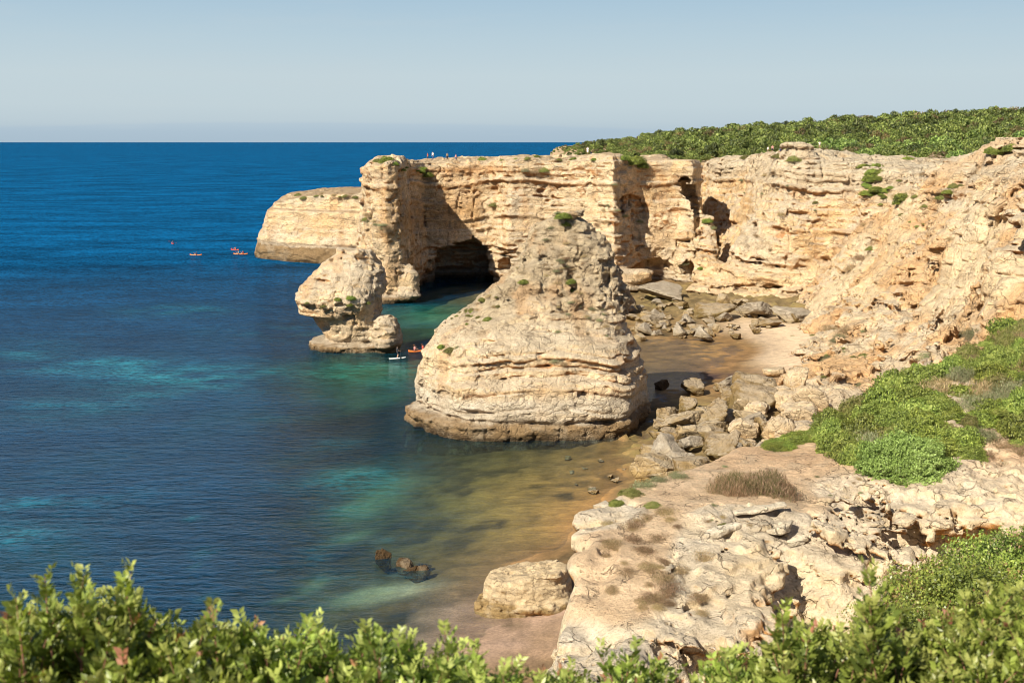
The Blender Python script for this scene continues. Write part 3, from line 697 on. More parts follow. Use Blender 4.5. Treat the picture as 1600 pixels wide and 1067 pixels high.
def coarseE(x, y, z):
    d2 = poly_sdf(x, y, EB); k = EK(x, y)
    f = smax((d2 + k * z) / np.sqrt(1 + k * k), (z - ETOP(x, y)) * .9, 1.5)
    f = smin(f, capsule(x, y, z, (XY(1105, 232)[0], 234, -.5), (XY(1275, 222)[0], 222, 1.0), 3.2, 2.6, sc=(1.2, 1.3, 1)), 1.0)
    pa, pb_ = XY(1113, 243), at(1106, 350, 253); f = smin(f, capsule(x, y, z, (pa[0], pa[1], 0), pb_, 4.2, 2.2, sc=(1, 1, 1)), 1.5)
    hs = [hole(1150, 450, 231, 4.2, 4.5, 1.3), hole(1270, 452, 219, 2.0, 2.5, .8), hole(1195, 452, 227, 1.8, 2, .8), hole(1258, 472, 217, 3.0, 2, .35), hole(1252, 300, 230, 1.6, 2, 1.4), hole(1225, 360, 229, 4, 1.6, 1.0), hole(1155, 350, 238, 2.6, 1.6, .6),
          hole(1260, 412, 222, 4.5, 1.4, .3), hole(1270, 433, 221, 4.5, 1.4, .3), hole(1160, 405, 234, 6, 1.2, .25)]
    return cut_ell(f, x, y, z, hs)
def noiseE(p):
    d, cav, stm, ID = rocknoise(p + SHIFT * 5, .85, 1.0, 1.6, 17, .9, 1.0, .7)
    top_ = sstep(20, 26, p[:, 2])
    pil = np.maximum(0, 1 - np.abs(vnoise(p * np.array([1 / 2.6, 1 / 2.6, 1 / 14], np.float32), 31)) / .14) * 1.1 * top_
    return d + pil, cav + pil * .3, stm, ID
def colorE(V, N, cav, stm, ID):
    c = rockcolor(V, N, cav, stm, ID, 17, .9, .6)
    t = (sstep(21, 25, V[:, 2] + 1.5 * vnoise(V / 6, 5)))[:, None]
    c = c + (np.array([.52, .45, .35]) - c) * t * .6
    gd = sstep(12, 4, V[:, 2])[:, None]
    return c + (np.array([.70, .50, .29]) - c) * gd * .45
o, VE, FE, NE = build_mass('cliff', ((34, 118), (198, 322), (-1.0, 34)), .32, coarseE, noiseE, 3.8, colorE, ROCK)
tag(o, kind='structure')

# ------------------------------------------------------------ right hand cliff slope
FP = [P3(*a) for a in [(1600, 275, 138), (1600, 400, 128), (1600, 500, 120), (1600, 560, 114), (1582, 292, 138), (1568, 330, 136), (1558, 400, 130), (1552, 460, 126), (1560, 540, 120), (1536, 330, 164), (1530, 400, 156), (1522, 455, 149), (1500, 330, 172), (1500, 420, 160), (1500, 520, 140), (1500, 580, 130),
                       (1450, 268, 205), (1450, 350, 188), (1450, 450, 166), (1450, 520, 150), (1450, 590, 133), (1410, 300, 209), (1400, 350, 200), (1400, 420, 183), (1400, 520, 158), (1400, 600, 135), (1350, 345, 220), (1350, 400, 208), (1350, 480, 180), (1350, 560, 150), (1350, 620, 130),
                       (1300, 410, 222), (1300, 470, 198), (1300, 520, 174), (1270, 500, 189), (1282, 540, 166), (1300, 560, 155), (1260, 590, 141), (1300, 590, 138), (1246, 612, 135), (1290, 620, 130), (1280, 650, 124.5), (1330, 650, 120), (1240, 575, 147.5), (1530, 236, 196), (1575, 238, 186), (1500, 262, 192), (1600, 245, 180), (1600, 255, 165), (1700, 250, 170), (1750, 300, 130), (1750, 450, 110), (1460, 620, 126), (1560, 600, 112), (1400, 660, 122), (1900, 262, 150)]]
FP += [(*on(px, py, z)[:2], z) for px, py, z in [(1222, 565, -1.5), (1212, 610, -1.5), (1248, 520, -1.5), (1262, 480, -2), (1240, 690, -1), (1180, 600, -7), (1180, 500, -7), (1200, 700, -5), (1330, 720, -1)]]
FP += [(120, 230, 31), (120, 180, 30), (120, 120, 27), (90, 90, 14), (60, 95, 3)]
FH_ = RBF(FP, .3)
def coarseF(x, y, z):
    h = FH_(x, y); gx_, gy_ = np.gradient(h[:, :, 0], .28)
    return (z - h) / np.sqrt(1 + np.clip(gx_ ** 2 + gy_ ** 2, 0, 6))[:, :, None]
GUL = [((1555, 330, 155), (1490, 560, 133), 1.6), ((1440, 330, 192), (1425, 470, 166), 2.2), ((1590, 330, 142), (1540, 520, 128), 1.2)]
def coarseF2(x, y, z):
    f = coarseF(x, y, z)
    for a_, b_, r in GUL:
        f = smax(f, -capsule(x, y, z, at(*a_), at(*b_), r), 1.2)
    hs = [hole(1420, 425, 180, 3.4, 3, .8), hole(1405, 440, 178, 2.0, 2, 1.0), hole(1490, 530, 142, 2.5, 1.4, .5), hole(1580, 385, 131, 2.2, 1.6, .6), hole(1500, 465, 150, 2.0, 1.4, .5), hole(1460, 330, 188, 2, 1.4, .8)]
    return cut_ell(f, x, y, z, hs)
def noiseF(p):
    d, cav, stm, ID = rocknoise(p + SHIFT * 6, .95, .9, 1.3, 23, 1.0, 1.3, 1.2)
    soft = sstep(-.05, .35, vnoise(p / 11, 55))
    lowz = sstep(11, 5, p[:, 2]); F1, F2, I4 = cell(p / np.array([2.6, 2.6, 2.0], np.float32) + .5 * vnoise(p / 2, 59)[:, None], 8)
    d = d + lowz * ((I4 - .5) * 1.7 + np.maximum(0, 1 - (F2 - F1) / .12) * .6)
    rib = np.maximum(0, 1 - np.abs(vnoise(p * np.array([1 / 7, 1 / 7, 1 / 26], np.float32), 61)) / .16) * 1.6 * (1 - lowz)
    ln_ = np.exp(-((np.mod(p[:, 2] + .6 * vnoise(p / 6, 63), 2.7) - 1.3) / .16) ** 2) * .45 * soft
    return (d + rib) * (1 - .62 * soft) + ln_, cav * (1 - .5 * soft), stm, ID
def colorF(V, N, cav, stm, ID):
    c = rockcolor(V, N, cav, stm, ID, 23, -3, .85)
    soft = sstep(-.05, .4, vnoise(V / 11, 55))[:, None]; sl = sstep(.0, .4, vnoise(V * np.array([1 / 6, 1 / 6, 1 / 22]), 64))[:, None]
    c = c + (np.array([.76, .59, .38]) - c) * soft * .6
    c = c + (np.array([.62, .38, .19]) - c) * sl * .75
    p2 = sstep(.1, .5, fbm(V / 8, 3, 58))[:, None]
    c = c + (np.array([.74, .60, .42]) - c) * p2 * .6
    up = sstep(24, 28, V[:, 2])[:, None]
    return c + (np.array([.55, .46, .35]) - c) * up * .5
o, VF, FF, NF = build_mass('cliff', ((33, 112), (92, 232), (-1.0, 33)), .28, coarseF2, noiseF, 3.2, colorF, ROCK)
tag(o, kind='structure')

# ------------------------------------------------------------ wooded hill behind the cliffs
HC = RBF([P3(*a) for a in [(880, 250, 275), (1000, 238, 340), (1100, 218, 380), (1200, 205, 420), (1400, 187, 450), (1600, 177, 470), (1800, 170, 480), (900, 247, 262), (960, 243, 262), (1060, 248, 290), (1110, 254, 290), (1160, 252, 290), (1190, 232, 262), (1350, 240, 262), (1450, 252, 240), (1540, 245, 222), (1600, 235, 212), (1800, 235, 210), (1250, 226, 300), (1450, 222, 300), (1600, 205, 300)]]
         + [(40, 620, 31), (120, 620, 42), (260, 620, 48)])
HPOLY = [XY(p, y) for p, y in [(905, 266), (960, 272), (1040, 300), (1120, 312), (1190, 276), (1250, 248), (1400, 244), (1460, 236), (1540, 218), (1620, 204), (1900, 194)]] + [(300, 300), (300, 640), (30, 640), (14, 420), (9, 300)]
def hill_h(x, y):
    x, y = np.broadcast_arrays(x, y)
    d2 = poly_sdf(x, y, HPOLY)
    Qh = np.stack([x.ravel(), y.ravel(), 0 * x.ravel()], 1).astype(np.float32)
    h = HC(x, y) - 2.6 + .5 * fbm(Qh / 12, 2, 81).reshape(x.shape)
    return np.where(d2 > 0, h - d2 * 9, h)
xs = np.arange(0, 300, 2.0, dtype=np.float32); ys = np.arange(195, 640, 2.0, dtype=np.float32)
X, Y = np.meshgrid(xs, ys, indexing='ij')
hz = hill_h(X, Y)
dirtm = plain('dry_soil', (.40, .27, .15), .95, .4, .5)
o, _, _ = heightmesh('hill', xs, ys, hz, dirtm); tag(o, kind='structure')

# ------------------------------------------------------------ foreground promontory
GP = [P3(*a) for a in [(960, 785, 31), (1000, 765, 32.5), (1060, 745, 34), (1120, 725, 36), (1200, 702, 38), (1300, 690, 39), (1000, 850, 28), (1180, 765, 33), (1250, 755, 33.5), (1330, 740, 33.8), (1410, 745, 33.2), (1500, 748, 33), (1600, 735, 33.3),
                       (1100, 850, 27.5), (1180, 850, 27.2), (1100, 960, 23.8), (1180, 950, 24.0), (960, 860, 27), (900, 880, 26.5), (880, 980, 24), (950, 1000, 23),
                       (1250, 690, 39), (1330, 650, 41), (1420, 600, 43.5), (1520, 550, 46), (1600, 512, 48), (1400, 690, 36.5), (1500, 650, 38.5), (1600, 630, 39), (1600, 700, 35.5), (1480, 600, 42)]]
def low(px, py, Y, dz): p = at(px, py, Y); return (p.x, p.y, p.z - dz)
GP += [P3(*t_) for t_ in [(1300, 862, 27.3), (1300, 900, 26.7), (1300, 960, 25.8), (1280, 1020, 25), (1380, 880, 27.3), (1400, 950, 26.3), (1450, 900, 27.8), (1550, 872, 29), (1600, 860, 29.3), (1500, 960, 26.3), (1460, 845, 29.2), (1258, 900, 26.8), (1252, 960, 25.5), (1460, 845, 29.3)]]
GP += [(0, 0, 30.2), (-6, 0, 30.2), (8, 0, 30.4), (0, 3, 29.4), (-5, 3, 29.3), (3, 3, 29.4), (0, 8, 26.6), (6, 8, 27.4), (12, 8, 28.4), (3, 15, 23.4), (8, 15, 23.6), (14, 15, 24.4), (3, 19, 21.9), (9, 19, 21.8), (15, 19, 21.9), (20, 0, 31), (30, 20, 27), (34, 35, 26), (36, 46, 26.5), (24, 56, 22), (20, 10, 29)]
GH = RBF(GP, .02)
GPOLY = [XY(p, y, 21.8) for p, y in [(985, 32.6), (950, 31.5), (925, 30), (917, 28.5), (900, 26.5), (880, 25), (868, 23.8), (850, 21.6), (848, 18)]] + [(-.5, 12), (-8, 8), (-14, 2), (-14, -6), (45, -6), (45, 60)] + \
        [XY(p, y, 23.5) for p, y in [(1640, 56), (1590, 51), (1520, 47.5), (1420, 45), (1340, 42.5), (1260, 40.5), (1205, 39.5), (1150, 38.3), (1100, 36.3), (1040, 34.6)]]
SL1 = [P3(px, py, y)[:2] for px, py, y in [(1190, 1010, 22.2), (1222, 940, 24.0), (1240, 880, 25.8), (1232, 850, 27), (1190, 838, 27.8), (1160, 815, 29), (1130, 830, 28.8), (1085, 860, 27.6), (1040, 910, 25.6), (1010, 950, 24.3), (1000, 980, 23.4), (1060, 1000, 22.6), (1120, 1000, 22.6)]]
SL2 = [P3(px, py, y)[:2] for px, py, y in [(1320, 722, 35), (1335, 752, 32.8), (1365, 772, 31.6), (1400, 783, 31), (1440, 800, 30.2), (1470, 812, 29.7), (1500, 800, 30.3), (1540, 798, 30.4), (1600, 808, 30), (1680, 815, 30), (1680, 700, 36), (1450, 700, 36)]]
SL3 = [P3(px, py, y)[:2] for px, py, y in [(1250, 800, 30.5), (1290, 840, 28.4), (1330, 858, 27.4), (1400, 862, 27.2), (1450, 850, 27.8), (1450, 790, 31), (1350, 770, 32)]]
def low_(pts, dz): return [tuple(at(*t_) - Vector((0, 0, dz))) for t_ in pts]
NOTCH = [[tuple(at(*t_)) for t_ in [(1150, 1012, 22.5), (1195, 1004, 22.6), (1224, 940, 24.1), (1241, 880, 25.9), (1234, 850, 27.0)]],
         [tuple(at(*t_)) for t_ in [(1440, 802, 30.3), (1470, 814, 29.7), (1500, 802, 30.3), (1540, 800, 30.4), (1600, 810, 30.0), (1680, 817, 30.0)]],
         [tuple(at(*t_)) for t_ in [(1285, 842, 28.4), (1330, 860, 27.4), (1380, 866, 27.2)]]]
KNOB = [(935, 815, 30.0, .5, (1.3, 1.2, .6)), (965, 800, 30.6, .45, (1.3, 1.0, .6)), (925, 850, 28.6, .45, (1, 1.4, .7)), (915, 885, 27.0, .42, (1, 1.4, .7))]
def coarseG(x, y, z, ins=0.0):
    d2 = poly_sdf(x, y, GPOLY); h = GH(x, y)
    k = .22
    cap = z - h
    f = smax((d2 + k * (z - 22)  * -1 * 0 + .12 * np.minimum(z - 22, 0) * -1 * 0) , cap, .5) if False else smax(d2 + .25 * np.maximum(z - 21, 0) + .18 * np.minimum(z - 21, 0), cap * .93, .8)
    return f + ins
def GHT(x, y):
    h = GH(x, y); Qh = np.stack([np.broadcast_to(x, h.shape).ravel(), np.broadcast_to(y, h.shape).ravel(), np.zeros(h.size)], 1).astype(np.float32)
    hard = sstep(.25, -.25, softmask(Qh) + .5 * vnoise(Qh / 2.5, 131))
    n_ = .42 * fbm(Qh / 2.6, 2, 132) + .16 * fbm(Qh / .8, 2, 133) + .05 * Qh[:, 0]
    D_ = .21; t = (h.ravel() + n_) / D_; fl = np.floor(t); fr_ = t - fl
    q = D_ * (fl + sstep(.80, .97, fr_)) - n_ * .72 - .08
    hh = h.ravel() * (1 - hard) + q * hard
    F1, F2, ID = cell(np.stack([Qh[:, 0] / 1.5, Qh[:, 1] / 1.0, 0 * Qh[:, 0] + .5], 1) + .35 * vnoise(Qh / .9, 134)[:, None], 5)
    hh = hh + hard * ((ID - .5) * .20 - np.maximum(0, 1 - (F2 - F1) / .07) * .09)
    return hh.reshape(h.shape).astype(np.float32)
def cG(x, y, z):
    h = GHT(x, y); d2 = poly_sdf(x, y, GPOLY)
    f = smax(d2 + .25 * np.maximum(z - 21, 0) + .18 * np.minimum(z - 21, 0), (z - h) * .93, .25)
    Qh = np.stack([np.broadcast_to(x, h.shape).ravel(), np.broadcast_to(y, h.shape).ravel(), np.zeros(h.size)], 1).astype(np.float32)
    _, _, I3 = cell(Qh / np.array([.9, .9, 1], np.float32) + .4 * vnoise(Qh / .7, 140)[:, None] + .5, 6)
    EJ = (((I3 - .5) * .55 + .18 * fbm(Qh / .5, 2, 141)).reshape(h.shape)).astype(np.float32)
    for poly, top_, th, ln_, D_, L_ in ((SL1, .16, .42, NOTCH[0], 1.0, .9), (SL2, .25, .62, NOTCH[1], 1.35, 1.5), (SL3, .08, .28, NOTCH[2], .45, .6)):
        d = poly_sdf(x, y, poly) + EJ; dl = np.full(d.shape, 99., np.float32)
        for p_, q_ in zip(ln_[:-1], ln_[1:]):
            ex, ey = q_[0] - p_[0], q_[1] - p_[1]; t = np.clip(((x - p_[0]) * ex + (y - p_[1]) * ey) / (ex * ex + ey * ey), 0, 1)
            dl = np.minimum(dl, np.sqrt((x - p_[0] - ex * t) ** 2 + (y - p_[1] - ey * t) ** 2))
        dep_ = D_ * np.exp(-(np.maximum(dl - .5, 0) / L_) ** 2)
        f = np.maximum(f, -smax((h - dep_) - z, -.6 - d + .0 * z, .1))
        f = np.minimum(f, smax(smax(d + .05, z - (h + top_), .12), (h + top_ - th) - z, .1))
    for px_, py_, Y_, r_, s_ in KNOB:
        c_ = at(px_, py_, Y_); f = smin(f, capsule(x, y, z, c_, c_, r_, sc=s_), .12)
    hs = [hole(940, 865, 26.6, .5, .6, .35), hole(935, 890, 26, .55, .6, .35), hole(925, 915, 25.3, .45, .5, .3), hole(925, 925, 25, .3, .4, .2), hole(950, 855, 27.2, .35, .4, .3), hole(1098, 985, 22.8, .5, .8, .28), hole(1040, 995, 22.6, .25, .4, .4), hole(1115, 790, 30.5, .9, .35, .2), hole(1330, 850, 27.4, .5, .4, .2), hole(1285, 1000, 23, .5, .6, .25)]
    return cut_ell(f, x, y, z, hs)
def noiseG(p):
    q = p
    big = fbm(q / 4, 2, 101) * .18 + fbm(q / .9, 3, 115, .6, True) * .07 * sstep(.3, -.3, softmask(q))
    wz = q[:, 2] * 5.0 + .9 * vnoise(q / 3, 102)
    hard0 = sstep(.1, -.35, q[:, 2] * 0 + vnoise(q / 2.4, 120))
    sr = strata(wz) * .085
    w_ = q / np.array([1.25, 1.25, .38], np.float32) + .55 * vnoise(q / 1.1, 103)[:, None] + .25 * vnoise(q / .35, 113)[:, None]
    F1, F2, ID = cell(w_, 9)
    soft = sstep(-.05, .3, vnoise(q / np.array([3.5, 3.5, 5], np.float32), 104) + softmask(q))
    blk = (ID - .5) * .34 * (.45 + .55 * hard0)
    cr = np.maximum(0, 1 - (F2 - F1) / .08) * .10
    fine = fbm(q / .5, 4, 105, .65) * .11 - fbm(q / .3, 2, 109, .6, True) * .03
    pt = np.maximum(0, vnoise(q / .4, 107) - .5) * .45
    return big + (1 - .9 * soft) * (sr + blk + cr + pt) + fine * (1 - .55 * soft), fine * 2 + pt * 2 + cr * 2, soft, ID
SOFT = [at(1000, 850, 28), at(960, 930, 25), at(1060, 800, 31), at(1150, 730, 35), at(1250, 700, 38), at(1300, 710, 37), at(1200, 790, 32)]
SOFTR = [1.9, 1.7, 2.4, 3, 3, 2, 1.6]
HARD = [at(1160, 930, 24.5), at(1350, 900, 26), at(1500, 780, 31), at(920, 880, 26), at(890, 980, 24), at(1180, 820, 29), at(930, 810, 30)]
HARDR = [2.0, 3.0, 3.5, .8, .9, 1.6, 1.2]
def softmask(q):
    s = 0
    for c, r in zip(SOFT, SOFTR): s = s + .9 * np.exp(-((q[:, 0] - c.x) ** 2 + (q[:, 1] - c.y) ** 2) / r ** 2)
    for c, r in zip(HARD, HARDR): s = s - 1.0 * np.exp(-((q[:, 0] - c.x) ** 2 + (q[:, 1] - c.y) ** 2) / r ** 2)
    return s
def colorG(V, N, cav, soft, ID):
    pale = np.array([.70, .59, .455]); grey = np.array([.56, .49, .405]); dirt = np.array([.63, .46, .31]); ochre = np.array([.50, .23, .065]); cream = np.array([.74, .60, .41])
    n1 = fbm(V / 2.2, 3, 110)[:, None]; n2 = fbm(V / .8, 3, 111)[:, None]
    c = pale + (grey - pale) * sstep(-.2, .4, n1 + .6 * n2 + .3 * (N[:, 2:3] - .6))
    c = c * (1 + .16 * (ID[:, None] - .5))
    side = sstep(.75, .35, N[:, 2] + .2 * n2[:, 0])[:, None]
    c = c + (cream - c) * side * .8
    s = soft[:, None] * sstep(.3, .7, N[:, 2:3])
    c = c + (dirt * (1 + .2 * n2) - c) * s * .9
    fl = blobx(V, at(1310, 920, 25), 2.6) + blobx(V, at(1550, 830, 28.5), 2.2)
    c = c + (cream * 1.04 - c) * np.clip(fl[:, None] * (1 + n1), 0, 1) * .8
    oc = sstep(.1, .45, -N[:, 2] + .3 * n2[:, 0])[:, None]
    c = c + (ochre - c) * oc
    gu = blobx(V, at(1225, 945, 24), 1.1)[:, None] * sstep(.9, .5, N[:, 2:3])
    c = c + (ochre - c) * np.clip(gu * 1.3, 0, 1)
    path = np.clip(blobx(V, at(1230, 712, 37), 3.0) + blobx(V, at(1590, 700, 35), 2.2), 0, 1)[:, None]
    c = c + (np.array([.60, .40, .25]) - c) * path * sstep(.5, .8, N[:, 2:3]) * .8
    return c
def blobx(V, c, r): return np.exp(-((V[:, 0] - c.x) ** 2 + (V[:, 1] - c.y) ** 2) / r ** 2)
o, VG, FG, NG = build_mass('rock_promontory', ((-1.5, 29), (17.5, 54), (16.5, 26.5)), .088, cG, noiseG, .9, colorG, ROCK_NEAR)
tag(o, kind='structure')
def noiseG2(p): d, a_, b_, c_ = rocknoise(p + SHIFT * 7, .4, .9, 1, 29); return d + .9 + 1.0 * sstep(16, 17.8, p[:, 2]), a_, b_, c_
def colorG2(V, N, cav, stm, ID): return rockcolor(V, N, cav, stm, ID, 29, .5, .6)
o, _, _, _ = build_mass('rock_promontory', ((-16, 48), (-8, 62), (-1, 18)), .5, lambda x, y, z: coarseG(x, y, z), noiseG2, 4, colorG2, ROCK)
tag(o, kind='structure')
# the cliff top under the viewpoint
xs = np.arange(-13, 44, .6, dtype=np.float32); ys = np.arange(-6, 18.6, .6, dtype=np.float32)
X, Y = np.meshgrid(xs, ys, indexing='ij')
dz = poly_sdf(X, Y, GPOLY)
hz = np.where(dz > -.5, 0, 0) + GH(X, Y) - np.clip(dz + .5, 0, 30) * 2.2
o, _, _ = heightmesh('cliff_top_ground', xs, ys, hz, dirtm); tag(o, kind='structure')
print(f'structure {time.time() - T0:.1f}s')
# ============================================================ OBJECTS
bpy.context.view_layer.update()
DG = bpy.context.evaluated_depsgraph_get()
def hit(px, py):
    ok, loc, nor, _, ob, _ = S.ray_cast(DG, Vector((0, 0, H)), ray(px, py).normalized())
    return (loc.copy(), nor.copy(), ob.name if ob else '') if ok else (None, None, '')
def down(x, y, top=60):
    ok, loc, nor, _, ob, _ = S.ray_cast(DG, Vector((x, y, top)), Vector((0, 0, -1)))
    return (loc.copy(), nor.copy()) if ok else (None, None)
rng = np.random.RandomState(3)
def inpoly(px, py, poly):
    c = False; n = len(poly)
    for i in range(n):
        (x1, y1), (x2, y2) = poly[i], poly[(i + 1) % n]
        if (y1 > py) != (y2 > py) and px < (x2 - x1) * (py - y1) / (y2 - y1) + x1: c = not c
    return c
def ppm(Y, z=0): return FPX / (Y * CT + (H - z) * ST)      # photo pixels per metre

# ------------------------------------------------------------ boulders
def rock_mesh(name, seed, tint, vox=.055, flat=.72):
    r = np.random.RandomState(seed)
    n = r.normal(size=(10, 3)); n /= np.linalg.norm(n, axis=1, keepdims=True); dd = r.uniform(.26, .72, 10)
    ax = np.arange(-1.25, 1.25, vox, dtype=np.float32)
    X, Y, Z = np.meshgrid(ax, ax, ax, indexing='ij'); P = np.stack([X.ravel(), Y.ravel(), Z.ravel()], 1)
    f = np.linalg.norm(P, axis=1) - 1.0
    for a, d_ in zip(n, dd): f = smax(f, P @ a.astype(np.float32) - d_, .025)
    f = f + fbm(P * 1.5, 2, seed) * .05 - .10 + fbm(P * 3.5, 3, seed + 3, .6, True) * .06 + fbm(P * 8, 2, seed + 6) * .03 + np.maximum(0, 1 - np.abs(vnoise(P * np.array([1, 1, 3.2]), seed + 5)) / .1) * .05
    V, F = nets(f.reshape(X.shape).astype(np.float32), (ax[0],) * 3, vox)
    V[:, 2] *= flat; N = vnormals(V, F)
    base = {'cream': (.62, .48, .32), 'brown': (.26, .18, .085), 'grey': (.38, .33, .27), 'dark': (.085, .052, .025), 'tan': (.38, .285, .165)}[tint]
    low_c = {'cream': (.60, .41, .22), 'brown': (.19, .135, .055), 'grey': (.30, .23, .14), 'dark': (.10, .06, .025), 'tan': (.36, .25, .11)}[tint]
    b_ = np.array(base); l_ = np.array(low_c)
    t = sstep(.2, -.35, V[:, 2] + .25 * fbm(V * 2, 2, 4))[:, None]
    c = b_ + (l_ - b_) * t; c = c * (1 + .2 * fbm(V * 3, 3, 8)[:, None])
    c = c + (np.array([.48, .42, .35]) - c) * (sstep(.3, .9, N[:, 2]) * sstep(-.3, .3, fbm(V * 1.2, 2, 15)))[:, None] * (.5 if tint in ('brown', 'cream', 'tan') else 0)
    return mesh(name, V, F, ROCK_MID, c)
RM = {t: [rock_mesh('boulder', s * 7 + k, t) for s in (1, 2, 3, 4)] for k, t in enumerate(('cream', 'brown', 'grey', 'dark', 'tan'))}
def boulder(px, py, w, h, tint, label=None, group=None, cat='boulder', asp=1.0, name='boulder', sink=.25):
    pyb = py + h / 2
    z = 0.0
    for _ in range(3):
        p = on(px, pyb, z); z = float(seabed(np.array([p.x]), np.array([p.y]))[0])
        z = max(z, -.6)
    m = ppm(p.y, z); rx = w / 2 / m * 1.3; rz = h / 2 / m * 1.5
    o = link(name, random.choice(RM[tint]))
    ry = rx * random.uniform(.7, .95) * asp
    o.location = (p.x, p.y + ry * .75, z + rz * (1 - sink)); o.scale = (rx * 1.12, ry * 1.1, rz * 1.35 * (1 + sink * .4))
    o.rotation_euler = (random.uniform(-.15, .15), random.uniform(-.15, .15), random.choice((0, math.pi)) + random.uniform(-.35, .35))
    tag(o, label, cat, group); return o
HERO = [(976, 476, 40, 44, 'grey', 'tall grey boulder leaning against the right flank of the pyramid stack'),
        (1042, 462, 66, 24, 'grey', 'long grey slab below the dark cleft beside the square cliff block'),
        (1113, 487, 62, 34, 'brown', 'broad brown boulder with a dark hollow in the middle of the cove rubble'),
        (1182, 488, 46, 28, 'grey', 'grey rounded boulder at the foot of the cove wall above the sand'),
        (1236, 497, 70, 22, 'grey', 'long flat grey rock lying on the upper edge of the sand'),
        (1212, 508, 52, 16, 'brown', 'low brown rock poking out of the sand in front of a long flat grey rock'),
        (1214, 583, 44, 14, 'cream', 'low pale rock with green weed alone on the near edge of the sand'),
        (1085, 606, 46, 34, 'brown', 'brown boulder half in the shadow of the pyramid stack'),
        (1036, 604, 22, 16, 'dark', 'small black boulder standing in the shaded pool behind the pyramid stack'),
        (1139, 604, 38, 24, 'grey', 'smooth grey boulder leftmost of three at the near end of the sand'),
        (1173, 610, 38, 26, 'grey', 'smooth grey boulder in the middle of three at the near end of the sand'),
        (1205, 608, 24, 20, 'grey', 'small dark grey boulder rightmost of three at the near end of the sand'),
        (1074, 632, 28, 30, 'brown', 'upright brown boulder at the edge of the stack shadow'),
        (1113, 660, 64, 44, 'brown', 'biggest brown boulder in the middle of the near boulder field'),
        (1138, 615, 44, 24, 'brown', 'flat brown boulder below the three smooth grey ones'),
        (1247, 604, 44, 62, 'cream', 'tall cream block standing at the corner between sand and near boulders'),
        (1220, 624, 34, 28, 'cream', 'cream boulder at the foot of the tall cream block'),
        (1267, 642, 46, 36, 'cream', 'squarish cream boulder in front of the rubble of the right cliff'),
        (1160, 642, 24, 36, 'cream', 'narrow upright cream boulder among brown ones'),
        (1187, 644, 30, 20, 'grey', 'small grey boulder beside the narrow upright cream one'),
        (1183, 668, 54, 38, 'grey', 'broad grey topped boulder near the end of the green slope'),
        (1222, 668, 34, 32, 'brown', 'brown wedge shaped boulder just left of the green slope'),
        (1125, 694, 60, 34, 'brown', 'wide cracked brown boulder close to the dry path'),
        (1168, 700, 36, 26, 'brown', 'brown boulder right behind the edge of the dry path'),
        (1040, 652, 42, 40, 'brown', 'brown boulder beside the foot of the pyramid stack on its shaded side'),
        (1056, 690, 52, 34, 'brown', 'brown boulder with olive weed between stack and dry path'),
        (1255, 672, 60, 22, 'grey', 'long pale grey slab along the upper edge of the green slope')]
for px, py, w, h, t, lb in HERO: boulder(px, py, w * .88, h * .8, t, lb, 'boulders scattered round the cove')
boulder(597, 874, 21, 24, 'dark', 'upright dark brown rock standing alone in the shallows left of two others', 'dark rocks in the shallows', 'rock', name='rock', sink=.5)
boulder(627, 890, 25, 20, 'dark', 'pointed dark brown rock between the upright one and the low one in the shallows', 'dark rocks in the shallows', 'rock', name='rock', sink=.5)
boulder(652, 898, 34, 17, 'dark', 'low wide dark brown rock at the right end of three in the shallows', 'dark rocks in the shallows', 'rock', name='rock', sink=.5)
boulder(662, 886, 18, 6, 'dark', 'tiny dark rock barely above water behind the low wide one', 'dark rocks in the shallows', 'rock', name='rock', sink=.5)
for px, py, w, h in [(887, 716, 11, 6), (953, 746, 12, 8), (962, 751, 14, 7), (924, 764, 12, 7), (929, 770, 16, 8), (1001, 733, 24, 12), (998, 742, 14, 8), (893, 738, 8, 4), (914, 733, 10, 4), (940, 722, 12, 5), (1012, 726, 20, 10), (975, 735, 10, 5), (900, 758, 7, 4), (1020, 745, 22, 10)]:
    boulder(px, py, w, h, 'brown', 'small brown stone half under the shallow water near the promontory', 'small stones in the near shallows', 'stone', name='stone')
cover = [(985, 470), (1020, 462), (1080, 470), (1160, 470), (1200, 478), (1265, 484), (1272, 500), (1235, 508), (1200, 512), (1180, 524), (1150, 528), (1090, 530), (1040, 528), (988, 532)]
n = 0
while n < 140:
    px, py = rng.uniform(985, 1275), rng.uniform(462, 532)
    if not inpoly(px, py, cover): continue
    s = rng.choice([8, 11, 15, 22], p=[.35, .35, .2, .1]) * rng.uniform(.8, 1.2)
    boulder(px, py, s, s * rng.uniform(.45, .75), rng.choice(['brown', 'brown', 'grey', 'tan']), 'brown rubble boulder in the heap along the foot of the cove wall', 'rubble boulders along the cove wall'); n += 1
near = [(1015, 755), (1000, 705), (1025, 690), (1030, 665), (1060, 640), (1120, 625), (1180, 600), (1230, 618), (1290, 630), (1330, 660), (1290, 690), (1200, 712), (1100, 745)]
n = 0
while n < 130:
    px, py = rng.uniform(1000, 1330), rng.uniform(598, 750)
    if not inpoly(px, py, near): continue
    s = rng.choice([15, 25, 38, 56], p=[.28, .34, .24, .14]) * rng.uniform(.8, 1.2)
    t = 'cream' if px + (py - 650) * .4 > 1205 + rng.uniform(-40, 30) else rng.choice(['brown', 'brown', 'brown', 'tan', 'grey'])
    if t == 'cream': boulder(px, py, s, s * rng.uniform(.5, .8), t, 'cream boulder in the loose heap under the right cliff', 'cream boulders under the right cliff')
    else: boulder(px, py, s, s * rng.uniform(.5, .8), t, 'weathered brown boulder in the field between stack and green slope', 'brown boulders between stack and slope')
    n += 1
